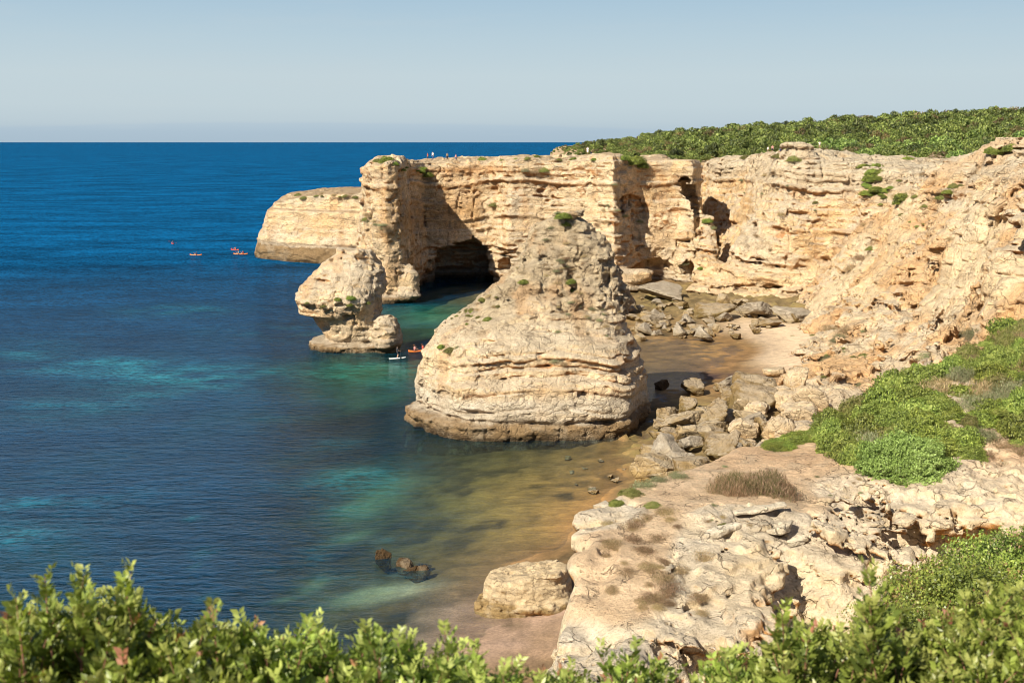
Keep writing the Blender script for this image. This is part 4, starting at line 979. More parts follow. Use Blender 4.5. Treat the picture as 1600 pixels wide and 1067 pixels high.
# large flat topped rock at the water's edge by the promontory
fr0 = on(826, 952, .2); FRX = fr0
def coarseR(x, y, z):
    xx, yy = x - fr0.x, y - fr0.y - 1.9
    q = (np.abs(xx / 3.1) ** 3 + np.abs(yy / 2.4) ** 3) ** (1 / 3)
    lo = (np.abs((xx + .3) / 3.5) ** 3 + np.abs((yy + .2) / 2.8) ** 3) ** (1 / 3)
    f = smax((q - 1) * 2.4 + .25 * np.maximum(z - 1.2, 0), z - (2.25 + .16 * xx - .10 * yy), .35)
    g_ = smax((lo - 1) * 2.6, z - (.75 + .1 * xx), .3)
    return smin(f, g_, .15)
def noiseR(p):
    big = fbm(p / 2, 2, 201) * .35; fine = fbm(p / .6, 4, 202, .6) * .18; st_ = strata(p[:, 2] * 3.2 + .5 * vnoise(p / 1.6, 204)) * .13
    pt = np.maximum(0, vnoise(p / .5, 205) - .45) * .4
    return big + fine + st_ + pt, fine * 2 + pt, big * 0, big * 0 + .5
def colorR(V, N, cav, stm, ID):
    c = np.array([.56, .44, .29]) * (1 + .2 * fbm(V / 1.5, 3, 210)[:, None])
    c = c + (np.array([.30, .21, .10]) - c) * sstep(.95, .6, V[:, 2] + .25 * vnoise(V / .8, 9))[:, None]
    c = c + (np.array([.60, .36, .14]) - c) * sstep(.2, .5, -N[:, 2])[:, None] * .6
    return c
o, _, _, _ = build_mass('shore_rock', ((fr0.x - 4.4, fr0.x + 4.2), (fr0.y - 1.8, fr0.y + 5.6), (-.8, 3.3)), .075, coarseR, noiseR, .9, colorR, ROCK_NEAR)
tag(o, 'big flat topped sandy coloured rock at the water edge left of the promontory', 'rock')

# ------------------------------------------------------------ foliage meshes
def leaf_quads(P, D, N, ln, wd, C, cup=0.0):
    """diamond leaves: P centre, D along, N normal"""
    D = D / np.linalg.norm(D, axis=1, keepdims=True)
    B = np.cross(N, D); B /= np.maximum(np.linalg.norm(B, axis=1, keepdims=True), 1e-6)
    ln = np.asarray(ln)[:, None] if np.ndim(ln) else ln; wd = np.asarray(wd)[:, None] if np.ndim(wd) else wd
    V = np.stack([P - D * ln * .5, P + B * wd * .5, P + D * ln * .5, P - B * wd * .5], 1).reshape(-1, 3)
    F = np.arange(len(V)).reshape(-1, 4); return V.astype(np.float32), F, np.repeat(C, 4, 0)
def unit(n, r):
    v = r.normal(size=(n, 3)); return v / np.linalg.norm(v, axis=1, keepdims=True)
def twigs(r, n, R, h, w=.012):
    P = []; F = []
    for i in range(n):
        a = r.uniform(0, 6.28); e = r.uniform(.3, 1.4)
        d = np.array([math.cos(a) * math.cos(e), math.sin(a) * math.cos(e), math.sin(e) * h]) * R * r.uniform(.6, 1.02)
        s = np.array([-math.sin(a), math.cos(a), 0]) * w * R; t = np.array([0, 0, 1.]) * w * R
        b = len(P) * 1; mid = d * .5 + np.array([0, 0, .06]) * R
        b0 = len(P)
        for c, k in ((d * 0, 1.), (mid, .7), (d, .25)):
            P += [c + s * k, c - s * .5 * k + t * k, c - s * .5 * k - t * k]
        for lv_ in (0, 3):
            for j in range(3):
                F.append([b0 + lv_ + j, b0 + lv_ + (j + 1) % 3, b0 + lv_ + 3 + (j + 1) % 3, b0 + lv_ + 3 + j])
    return np.array(P, np.float32), np.array(F, np.int32)
def shrub_mesh(name, seed, n, leaf, cols, flat=.75, loose=.18, upright=.3, asp=.5, lump=.3, mat=None, freq=2.3):
    r = np.random.RandomState(seed)
    d = unit(n, r); d[:, 2] = np.abs(d[:, 2]) - .12
    d32 = d.astype(np.float32); tuftn = fbm(d32 * freq * 4.2, 2, seed + 14)
    rad = (1 + lump * fbm(d32 * freq, 2, seed) + lump * .55 * fbm(d32 * freq * 2.6, 2, seed + 4) + lump * .75 * tuftn) * (1 - loose * r.rand(n) ** 1.6 * 1.6)
    P = d * rad[:, None]; P[:, 2] *= flat
    N = d + .8 * unit(n, r); D = np.cross(N, unit(n, r)) + np.array([0, 0, upright])
    k = r.rand(n)[:, None]; pick = r.rand(n)
    patch = fbm(P.astype(np.float32) * 1.6, 2, seed + 9)
    C = np.array(cols)[np.clip(((pick * .6 + .4 * (patch * .9 + .5)) * len(cols)).astype(int), 0, len(cols) - 1)] * (.75 + .5 * k)
    V, F, Cc = leaf_quads(P, D, N, leaf * r.uniform(.7, 1.3, n), leaf * asp * r.uniform(.7, 1.3, n), C)
    return mesh(name, V, F, mat or LEAF, Cc, False)
GREEN = [(.075, .112, .027), (.143, .203, .039), (.225, .300, .060), (.315, .390, .083)]
LUSH = [(.098, .154, .031), (.168, .266, .049), (.266, .378, .077), (.364, .476, .112)]
OLIVE = [(.105, .135, .038), (.180, .210, .060), (.240, .255, .075), (.285, .255, .105)]
DRY = [(.26, .18, .09), (.34, .24, .13), (.42, .32, .18), (.20, .18, .08), (.46, .36, .22)]
GREYG = [(.156, .182, .091), (.221, .247, .130), (.286, .286, .156), (.260, .221, .130)]
LUSH = [(t_[0] * .95, t_[1] * .84, t_[2] * .95) for t_ in LUSH]
SH = {'green': [shrub_mesh('shrub', s, 6500, .105, GREEN, .7, .3) for s in (1, 2, 3)],
      'lush': [shrub_mesh('shrub', s, 9000, .09, LUSH, .62, .25) for s in (4, 14)],
      'olive': [shrub_mesh('shrub', s, 8000, .075, OLIVE, .6, .25) for s in (5, 6)],
      'dry': [shrub_mesh('dry_shrub', s, 2600, .17, DRY, .6, .6, 1.2, .12, .5) for s in (7, 8)],
      'grey': [shrub_mesh('shrub', s, 3600, .13, GREYG, .6, .5, .8, .2, .5) for s in (9,)]}
def shrub(kind, p, r, label, cat='shrub', group=None, name='shrub', zs=1.0, sink=.1):
    o = link(name, random.choice(SH[kind])); o.location = (p[0], p[1], p[2] - r * sink)
    o.scale = (r * random.uniform(.9, 1.15), r * random.uniform(.9, 1.15), r * zs); o.rotation_euler = (random.uniform(-.15, .15), random.uniform(-.15, .15), random.uniform(0, 6.28))
    tag(o, label, cat, group); return o
# slope scrub on the promontory
SLOPE = [(1205, 695), (1250, 672), (1300, 656), (1345, 627), (1400, 594), (1450, 562), (1520, 530), (1600, 502), (1680, 470), (1700, 700), (1600, 700), (1560, 690), (1500, 700), (1440, 712), (1390, 722), (1340, 720), (1312, 705), (1305, 684), (1250, 690)]
cnt = 0; tries = 0; placed = []
while cnt < 215 and tries < 9000:
    tries += 1
    px, py = rng.uniform(1200, 1680), rng.uniform(480, 722)
    if not inpoly(px, py, SLOPE): continue
    p, nn, ob = hit(px, py)
    if p is None or p.y > 62 or p.y < 28: continue
    if any((p.x - q[0]) ** 2 + (p.y - q[1]) ** 2 < .42 for q in placed): continue
    placed.append((p.x, p.y))
    w = vnoise(np.array([[p.x / 2.2, p.y / 2.2, 0]], np.float32), 3)[0]
    edge = px < 1290
    kind = 'lush' if w > .2 else 'green' if w > -.15 else 'olive' if w > -.4 else ('grey' if rng.rand() < .5 else 'dry')
    if rng.rand() < .14: kind = rng.choice(['dry', 'grey', 'olive', 'lush'])
    lb = {'lush': 'bright green low shrub in the dense scrub covering the right hand slope', 'green': 'mid green low shrub in the dense scrub covering the right hand slope', 'olive': 'olive green low shrub in the dense scrub covering the right hand slope',
          'grey': 'grey green wiry shrub in the dense scrub covering the right hand slope', 'dry': 'dry brown wiry shrub in the dense scrub covering the right hand slope'}[kind]
    sr_ = rng.uniform(.38, .85) * (.5 if edge else 1)
    shrub(kind, p, sr_, lb, 'shrub', kind + ' shrubs of the right slope', zs=rng.uniform(.7, 1.9)); cnt += 1
for i in range(34):
    t = i / 33; px = 1205 + 100 * t; py = 697 - 24 * t + rng.uniform(-6, 8 + 6 * t); p, nn, ob = hit(px, py)
    if p is None or p.y > 50: continue
    shrub(rng.choice(['lush', 'green']), p, rng.uniform(.28, .45), 'small green shrub in the thin tip of the slope scrub beside the dry path', 'shrub', 'small shrubs of the slope tip')
print('slope shrubs', cnt)
# the rounded cushion bush on the ledge
p, _, _ = hit(1425, 742)
SHC = shrub_mesh('cushion_bush', 44, 30000, .050, [(.11, .18, .04), (.18, .28, .07), (.26, .38, .11), (.34, .47, .17)], .72, .14, .5, .5, .22, None, 3.2)
o = link('cushion_bush', SHC); o.location = (p.x, p.y + .7, p.z - .1); o.scale = (1.55, 1.15, 1.75); tag(o, 'rounded bright green cushion bush on the rim of the thick pale ledge', 'bush')
SHC2 = SHC
for px, py, r, k, lb in [(1345, 700, .55, 'green', 'small dark green shrub at the left foot of the rounded cushion bush'), (1515, 712, .55, 'lush', 'green shrub hugging the right side of the rounded cushion bush'), (1375, 716, .5, 'green', 'green shrub tucked behind the left side of the cushion bush')]:
    q, _, _ = hit(px, py); shrub(k, q, r, lb)
# grassy dry bush on the promontory
DB = shrub_mesh('dry_bush', 51, 16000, .13, DRY + [(.13, .15, .05), (.16, .18, .06)], .62, .5, 1.4, .07, .25)
q, _, _ = hit(1150, 772); o = link('dry_bush', DB); o.location = (q.x, q.y + .2, q.z - .1); o.scale = (.85, .6, 1.25); tag(o, 'wiry bush half green half dry at the left end of the dry grass clump', 'bush')
q, _, _ = hit(1200, 772); o = link('dry_bush', DB); o.location = (q.x + .1, q.y + .35, q.z - .15); o.rotation_euler = (0, 0, 2); o.scale = (1.25, .7, 1.25); tag(o, 'wide straw brown grassy bush in the middle of the bare promontory soil', 'bush')
for px, py, r, k, lb in [(1005, 760, .38, 'grey', 'grey green tuft trailing along the outer rim above the shallows'), (1030, 752, .36, 'grey', 'wiry grey tuft second from the outer rim corner'), (985, 772, .34, 'olive', 'olive tuft on the rim between grey tuft and bright green one'), (963, 787, .22, 'lush', 'bright green little plant at the outermost corner of the rim'),
                         (1060, 745, .32, 'grey', 'grey tuft furthest along the outer rim towards the dry path'), (1130, 822, .16, 'olive', 'little olive plant beside the tilted thin slab'), (1020, 790, .24, 'olive', 'small olive cushion just inside the outer rim'),
                         (1595, 705, .5, 'dry', 'dry straw clump at the right edge of the ledge top'), (1540, 712, .4, 'dry', 'dry straw clump right of the cushion bush'), (1570, 700, .45, 'dry', 'dry straw clump between two others at the ledge top')]:
    q, _, ob = hit(px, py)
    if q: shrub(k, q, r, lb, 'plant', name='plant')
n = 0
for _ in range(400):
    if n >= 45: break
    px = rng.normal(1010, 38); py = rng.normal(880, 55)
    if py < 800 or py > 990 or px < 940: continue
    q, nn, ob = hit(px, py)
    if q is None or q.z < 20: continue
    shrub('dry', q, rng.uniform(.12, .36), 'low dry tuft on the sandy left part of the promontory', 'plant', 'dry tufts on the promontory sand', 'plant', .9); n += 1
for _ in range(25):
    px, py = rng.uniform(1100, 1350), rng.uniform(720, 850); q, nn, ob = hit(px, py)
    if q and q.z > 20: shrub(rng.choice(['dry', 'grey']), q, rng.uniform(.05, .13), 'tiny dry tuft in a crack of the pale promontory rock', 'plant', 'tiny tufts in the rock cracks', 'plant', .9)

# shrubs clinging to stacks and cliffs: px, py, radius in px, kind, label
CL = [(880, 337, 13, 'green', 'green shrub crowning the very top of the pyramid stack'), (884, 350, 8, 'green', 'dark shrub just below the crown of the pyramid stack'), (818, 440, 8, 'lush', 'upright bright green shrub on the upper left flank of the pyramid stack'),
      (703, 546, 10, 'olive', 'olive shrub on the left shoulder of the pyramid stack above the pale bed'), (690, 541, 7, 'green', 'green shrub at the left edge of the pyramid stack shoulder'), (716, 542, 7, 'grey', 'grey tuft right of the olive shoulder shrub'),
      (868, 563, 10, 'grey', 'greyish shrub in the middle of the pyramid stack face'), (880, 568, 8, 'dry', 'dry tuft beside the greyish shrub on the pyramid stack face'), (892, 440, 9, 'green', 'green shrub in the dark cleft of the pyramid stack'), (893, 455, 6, 'lush', 'small bright plant low in the dark cleft of the pyramid stack'),
      (505, 478, 5, 'olive', 'olive tuft at the left end of the small mushroom stack'), (528, 467, 6, 'green', 'green tuft left of centre on the small mushroom stack'), (548, 465, 8, 'green', 'biggest green shrub in the middle of the small mushroom stack'), (546, 476, 5, 'lush', 'bright tuft hanging below the biggest shrub of the small stack'),
      (574, 473, 6, 'olive', 'olive tuft at the right shoulder of the small mushroom stack'), (480, 473, 4, 'olive', 'smallest tuft on the left tip of the small mushroom stack'), (520, 405, 8, 'dry', 'brown tuft on the left top edge of the small mushroom stack'), (562, 400, 8, 'dry', 'brown tuft at the top of the small mushroom stack'),
      (604, 250, 12, 'green', 'green shrub on the seaward top corner of the arch headland'), (590, 251, 8, 'olive', 'olive shrub at the outermost top corner of the arch headland'), (655, 265, 10, 'green', 'dark shrub at the edge of the shade on the arch headland'), (668, 272, 9, 'green', 'shrub hanging just under the rim in the arch headland shade'),
      (640, 258, 8, 'dry', 'dry tuft near the rim over the shaded arch wall'), (575, 335, 10, 'dry', 'dry patch halfway up the sunny headland nose'), (572, 342, 7, 'olive', 'olive patch halfway up the sunny headland nose'), (755, 250, 10, 'green', 'green shrub on the flat rim over the sunlit wall'),
      (850, 265, 9, 'olive', 'olive shrub under the rim in the middle of the sunlit headland wall'), (835, 268, 9, 'dry', 'dry shrub left of the olive one under the middle rim'), (820, 266, 8, 'grey', 'grey tuft under the rim left of a dry shrub'), (990, 250, 17, 'green', 'largest dark green shrub hanging over the rim of the square cliff block'),
      (1003, 258, 12, 'green', 'green shrub right of and below the largest rim shrub'), (975, 247, 10, 'green', 'green shrub left of the largest rim shrub'), (1105, 345, 9, 'green', 'green shrub in the dark crevice right of the cliff block'), (1113, 355, 8, 'grey', 'grey green shrub below the crevice shrub'),
      (1068, 411, 9, 'grey', 'grey green round shrub at the foot of the square cliff block'), (1094, 419, 5, 'green', 'little green shrub low on the slope by the crevice'), (773, 320, 9, 'olive', 'olive streak of scrub on the sunlit headland wall'), (1165, 246, 9, 'olive', 'olive shrub at the left top of the cove wall'),
      (1412, 308, 14, 'green', 'green shrub on the spur right of the gully scrub'), (1405, 315, 10, 'green', 'green shrub at the lower left of the spur shrub'), (1240, 248, 12, 'olive', 'olive strip of scrub along the top edge of the cove wall'), (1215, 244, 9, 'olive', 'olive scrub at the top left of the cove wall'),
      (1345, 402, 13, 'dry', 'dry bush in the slanting groove between cove wall and right cliff'), (1330, 418, 12, 'dry', 'dry bush lower in the slanting groove'), (1360, 388, 9, 'olive', 'olive bush at the top of the slanting groove'), (1352, 350, 8, 'dry', 'dry tuft on the rib above the slanting groove'),
      (1300, 512, 17, 'dry', 'brown bush on the left half of the dark patch above the sand'), (1322, 514, 17, 'dry', 'brown bush on the right half of the dark patch above the sand'), (1312, 526, 12, 'grey', 'greyish bush at the lower edge of the dark patch above the sand'),
      (1280, 563, 9, 'grey', 'grey green cushion low on the spur beside the sand'), (1292, 557, 8, 'grey', 'second grey green cushion low on the spur beside the sand'), (1490, 290, 9, 'olive', 'green streak of scrub at the upper end of the slanting band'), (1480, 300, 9, 'green', 'green streak of scrub in the middle of the slanting band'),
      (1470, 308, 9, 'olive', 'green streak of scrub at the lower end of the slanting band'), (1512, 330, 8, 'dry', 'dry tuft in the soil gully of the right cliff'), (1484, 372, 7, 'dry', 'dry tuft lower in the soil gully of the right cliff'), (1350, 555, 8, 'olive', 'olive tuft on the rubble spur'), (1345, 600, 8, 'grey', 'grey tuft on the rubble spur near the green slope'),
      (1322, 590, 7, 'dry', 'dry tuft left of the grey one on the rubble spur'), (1420, 250, 12, 'green', 'green shrub on the rim right of the gully'), (1550, 236, 12, 'green', 'green shrub on the crest of the right cliff'), (1580, 232, 14, 'green', 'green shrub at the far right of the cliff crest'), (1448, 555, 16, 'grey', 'bare grey twiggy bush at the upper edge of the green slope'), (1520, 520, 20, 'grey', 'large bare twiggy bush on the skyline of the green slope')]
for px, py, rp, k, lb in CL:
    q, nn, ob = hit(px, py)
    if q is None or 'water' in ob: continue
    shrub(k, q, rp / ppm(q.y, q.z), lb, 'plant', None, 'cliff_plant', zs=1.1, sink=.3)
for k_, (cx, cy, sx_, sy_, n_, kinds, lb, grp) in enumerate([
        (1362, 268, 12, 10, 14, ['green', 'green', 'lush'], 'dark green shrub in the thicket filling the gully of the cove wall', 'shrubs of the gully thicket'), (1378, 295, 14, 10, 14, ['green', 'green', 'lush'], 'dark green shrub in the thicket filling the gully of the cove wall', 'shrubs of the gully thicket'),
        (735, 492, 22, 12, 22, ['olive', 'dry', 'olive', 'green'], 'olive brown shrub in the strip along the left ridge of the pyramid stack', 'shrubs on the left ridge of the stack'), (765, 470, 14, 12, 12, ['olive', 'dry'], 'olive brown shrub in the strip along the left ridge of the pyramid stack', 'shrubs on the left ridge of the stack'),
        (870, 400, 40, 38, 34, ['dry', 'dry', 'grey'], 'dry brown tuft scattered over the upper pyramid stack', 'dry tufts on the upper stack'), (920, 500, 34, 22, 26, ['dry', 'dry', 'grey'], 'dry brown tuft scattered over the right side of the pyramid stack', 'dry tufts on the right side of the stack'),
        (590, 350, 12, 12, 8, ['dry', 'grey'], 'dry tuft on the sunny headland nose', 'dry tufts on the headland nose'), (520, 306, 40, 3, 14, ['dry', 'olive'], 'brown tuft on the flat top of the low outer headland', 'tufts on the low outer headland'),
        (830, 248, 60, 2, 16, ['olive', 'dry', 'green'], 'low shrub along the flat rim of the arch headland', 'shrubs along the headland rim'), (640, 262, 22, 8, 10, ['dry', 'green'], 'shrub hanging over the shaded arch wall', 'shrubs over the shaded arch wall'),
        (960, 350, 26, 34, 12, ['dry', 'grey'], 'dry tuft on the sunlit headland wall', 'dry tufts on the headland wall'), (1320, 555, 40, 26, 16, ['dry', 'grey', 'olive'], 'tuft scattered over the rubble spur of the right cliff', 'tufts on the rubble spur'),
        (1440, 330, 60, 50, 20, ['dry', 'olive'], 'dry tuft scattered over the right cliff', 'dry tufts on the right cliff'), (1210, 330, 50, 50, 12, ['dry', 'grey'], 'dry tuft scattered over the cove wall', 'dry tufts on the cove wall')]):
    for _ in range(n_):
        px, py = rng.normal(cx, sx_ * .8), rng.normal(cy, sy_ * .8)
        q, nn, ob = hit(px, py)
        if q is None or 'water' in ob or 'hill' in ob: continue
        rp = rng.uniform(3.2, 7.5) * (1.7 if 'gully' in lb else 1)
        shrub(rng.choice(kinds), q, rp / ppm(q.y, q.z), lb, 'plant', grp, 'cliff_plant', zs=1.0, sink=.3)
print(f'shrubs {time.time() - T0:.1f}s')

# ------------------------------------------------------------ trees on the hill
def crown(seed, n, leaf, cols, flat=.85):
    r = np.random.RandomState(seed); nb = 9
    cen = np.concatenate([[[0, 0, .55]], np.stack([r.uniform(-.55, .55, nb), r.uniform(-.55, .55, nb), r.uniform(.25, .85, nb)], 1)]); rad = np.append(.55, r.uniform(.25, .45, nb))
    k = r.randint(0, nb + 1, n); d = unit(n, r); d[:, 2] = np.where(d[:, 2] < -.4, -d[:, 2], d[:, 2])
    P = cen[k] + d * (rad[k] * (1 - .3 * r.rand(n) ** 2))[:, None]; P[:, 2] *= flat
    N = d + .6 * unit(n, r); D = np.cross(N, unit(n, r)) + np.array([0, 0, .4])
    C = np.array(cols)[r.randint(0, len(cols), n)] * (.8 + .4 * r.rand(n)[:, None]) * (.8 + .4 * r.rand(nb + 1)[k][:, None])
    return P, D, N, leaf * r.uniform(.7, 1.3, n), leaf * .55 * r.uniform(.7, 1.3, n), C
PINE0 = [(.096, .152, .038), (.152, .240, .058), (.224, .328, .080), (.320, .416, .112)]
PINE = [tuple(v * .78 for v in t_) for t_ in PINE0]
DARKT = [(.042, .070, .021), (.070, .105, .028), (.098, .126, .035)]
BROWNT = [(.150, .135, .053), (.210, .165, .068), (.135, .150, .045)]
def tree_mesh(seed, cols, n=820):
    V, F, C = leaf_quads(*crown(seed, n, .155, cols))
    r = np.random.RandomState(seed); a = np.linspace(0, 6.283, 7)[:-1]
    ring = lambda z, rr: np.stack([np.cos(a) * rr, np.sin(a) * rr, a * 0 + z], 1)
    TV = np.concatenate([ring(-.3, .07), ring(.3, .05), ring(.7, .02)]).astype(np.float32); m = len(V)
    TF = [[m + l * 6 + j, m + l * 6 + (j + 1) % 6, m + (l + 1) * 6 + (j + 1) % 6, m + (l + 1) * 6 + j] for l in (0, 1) for j in range(6)]
    return np.concatenate([V, TV]), np.concatenate([F, np.array(TF)]), np.concatenate([C, np.tile([[.10, .07, .045]], (18, 1))])
TT = [('pine_tree', 'light green pine at the near edge of the wood behind the cliffs', 'green pines of the hill wood', tree_mesh(s, PINE)) for s in (1, 2, 3)] + \
     [('bush_tree', 'dark green bushy tree at the near edge of the wood behind the cliffs', 'dark trees of the hill wood', tree_mesh(4, DARKT)), ('bush_tree', 'brownish green bushy tree at the near edge of the wood behind the cliffs', 'brownish trees of the hill wood', tree_mesh(5, BROWNT))]
TM = [mesh(t[0], t[3][0], t[3][1], LEAF, t[3][2], False) for t in TT]
pts = []
for gx0 in np.arange(2, 270, 4.0):
    for gy0 in np.arange(205, 520, 4.0):
        x, y = gx0 + rng.uniform(-1.8, 1.8), gy0 + rng.uniform(-1.8, 1.8)
        pxx = 800 + x / (y * CT) * FPX
        if pxx > 1660 or pxx < 860: continue
        pts.append((x, y))
pts = np.array(pts); d2 = poly_sdf(pts[:, 0], pts[:, 1], HPOLY); hz = hill_h(pts[:, 0], pts[:, 1])
keep = (d2 < -.5) & (pts[:, 1] < 500); pts, hz, d2 = pts[keep], hz[keep], d2[keep]
order = np.argsort(pts[:, 1]); k = 0; SV, SF, SC, off = [], [], [], 0
for i in order:
    x, y = pts[i]; z = hz[i]
    w = vnoise(np.array([[x / 9, y / 9, 1]], np.float32), 7)[0]
    edge = sstep(0, 14, -d2[i])
    s = (1.1 + 1.7 * edge) * rng.uniform(.6, 1.45)
    if edge < .25 and rng.rand() < .12: continue
    ty = (rng.randint(0, 3) if w > -.35 else rng.choice([0, 3, 4])) if rng.rand() > .16 else rng.choice([3, 4])
    pz_ = 800 + x / (y * CT) * FPX; s *= .45 + .55 * float(sstep(900, 1090, pz_))
    hh_ = s * rng.uniform(.8, 1.5)
    if k < 290 and abs(800 + x / (y * CT) * FPX - 1250) < 380:
        o = link(TT[ty][0], TM[ty]); o.location = (x, y, z - .2); o.scale = (s, s, hh_); o.rotation_euler = (0, 0, rng.uniform(0, 6.28)); tag(o, TT[ty][1], 'tree', TT[ty][2]); k += 1
    else:
        V, F, C = TT[ty][3]; q = 1 if y < 330 else 2
        nq = (len(V) - 18) // 4; sel = np.arange(0, nq, q); Vq = V[:nq * 4].reshape(-1, 4, 3)[sel]; Cq = C[:nq * 4].reshape(-1, 4, 3)[sel]
        if q > 1: cc = Vq.mean(1, keepdims=True); Vq = cc + (Vq - cc) * 1.4
        a = rng.uniform(0, 6.28); R_ = np.array([[math.cos(a), math.sin(a), 0], [-math.sin(a), math.cos(a), 0], [0, 0, 1]])
        SV.append(((Vq.reshape(-1, 3) @ R_) * [s, s, hh_] + [x, y, z - .2]).astype(np.float32)); SC.append(Cq.reshape(-1, 3) * rng.uniform(.6, 1.35))
SV = np.concatenate(SV); SC = np.concatenate(SC)
o = link('hill_wood', mesh('hill_wood', SV, np.arange(len(SV)).reshape(-1, 4), LEAF, SC, False)); tag(o, 'dense green wood covering the upper hill behind its front trees', 'wood', kind='stuff')
print(f'trees {k} + {len(SV) // 4} leaves {time.time() - T0:.1f}s')

# ------------------------------------------------------------ near mastic bushes
def sprig(seed, L_=.17, tip_red=.2):
    r = np.random.RandomState(seed); Vs, Fs, Cs = [], [], []; n0 = 0
    bend = r.uniform(-.25, .25, 2)
    red = r.rand() < tip_red
    nn_ = 10
    for i in range(nn_):
        t = (i + .5) / nn_; b = np.array([bend[0] * t * t * L_, bend[1] * t * t * L_, t * L_])
        a = i * 2.4 + r.uniform(-.4, .4); el = r.uniform(.45, .85) + .45 * t
        rd = np.array([math.cos(a) * math.cos(el), math.sin(a) * math.cos(el), math.sin(el)]); rl = (.065 - .03 * t) * r.uniform(.8, 1.15)
        side = np.cross(rd, [0, 0, 1]); side /= np.linalg.norm(side); up = np.cross(side, rd)
        pairs = 4 if t < .75 else 3
        base = np.array([.11, .185, .035]) if t < .35 else np.array([.24, .36, .07]); base = base * r.uniform(.75, 1.3)
        if t > .75: base = np.array([.36, .45, .12])
        if t > .88 and red: base = np.array([.42, .24, .11])
        for j in range(pairs):
            for sg in (-1, 1):
                o_ = b + rd * rl * (.3 + .7 * j / (pairs - 1)); ll = r.uniform(.026, .038) * (1 - .2 * t); ww = ll * r.uniform(.22, .30)
                d = rd * .65 + side * sg * .75 + up * r.uniform(.0, .35); d /= np.linalg.norm(d)
                nrm = up + .35 * r.normal(size=3); bb = np.cross(nrm, d); bb /= np.linalg.norm(bb); nrm = np.cross(d, bb)
                Vs += [o_, o_ + d * ll * .45 + bb * ww, o_ + d * ll, o_ + d * ll * .45 - bb * ww, o_ + d * ll * .5 - nrm * ww * .28]
                Fs += [[n0, n0 + 1, n0 + 2, n0 + 4], [n0, n0 + 4, n0 + 2, n0 + 3]]; n0 += 5
                c = base * r.uniform(.85, 1.15); Cs += [c] * 5
    V, F, C = np.array(Vs, np.float32), np.array(Fs), np.array(Cs, np.float32)
    a = np.linspace(0, 6.283, 5)[:-1]; SVs = []
    for t, rr in ((-.9, .0032), (0, .0026), (.5, .002), (1, .001)):
        tt = max(t, 0); SVs.append(np.stack([np.cos(a) * rr + bend[0] * tt * tt * L_, np.sin(a) * rr + bend[1] * tt * tt * L_, a * 0 + t * L_], 1))
    SVs = np.concatenate(SVs); SFs = np.array([[l * 4 + j, l * 4 + (j + 1) % 4, (l + 1) * 4 + (j + 1) % 4, (l + 1) * 4 + j] for l in range(3) for j in range(4)])
    return V, F, C, SVs.astype(np.float32), SFs
SPR = [sprig(s) for s in range(8)]
TWIG = plain('reddish_twig', (.24, .11, .07), .7)
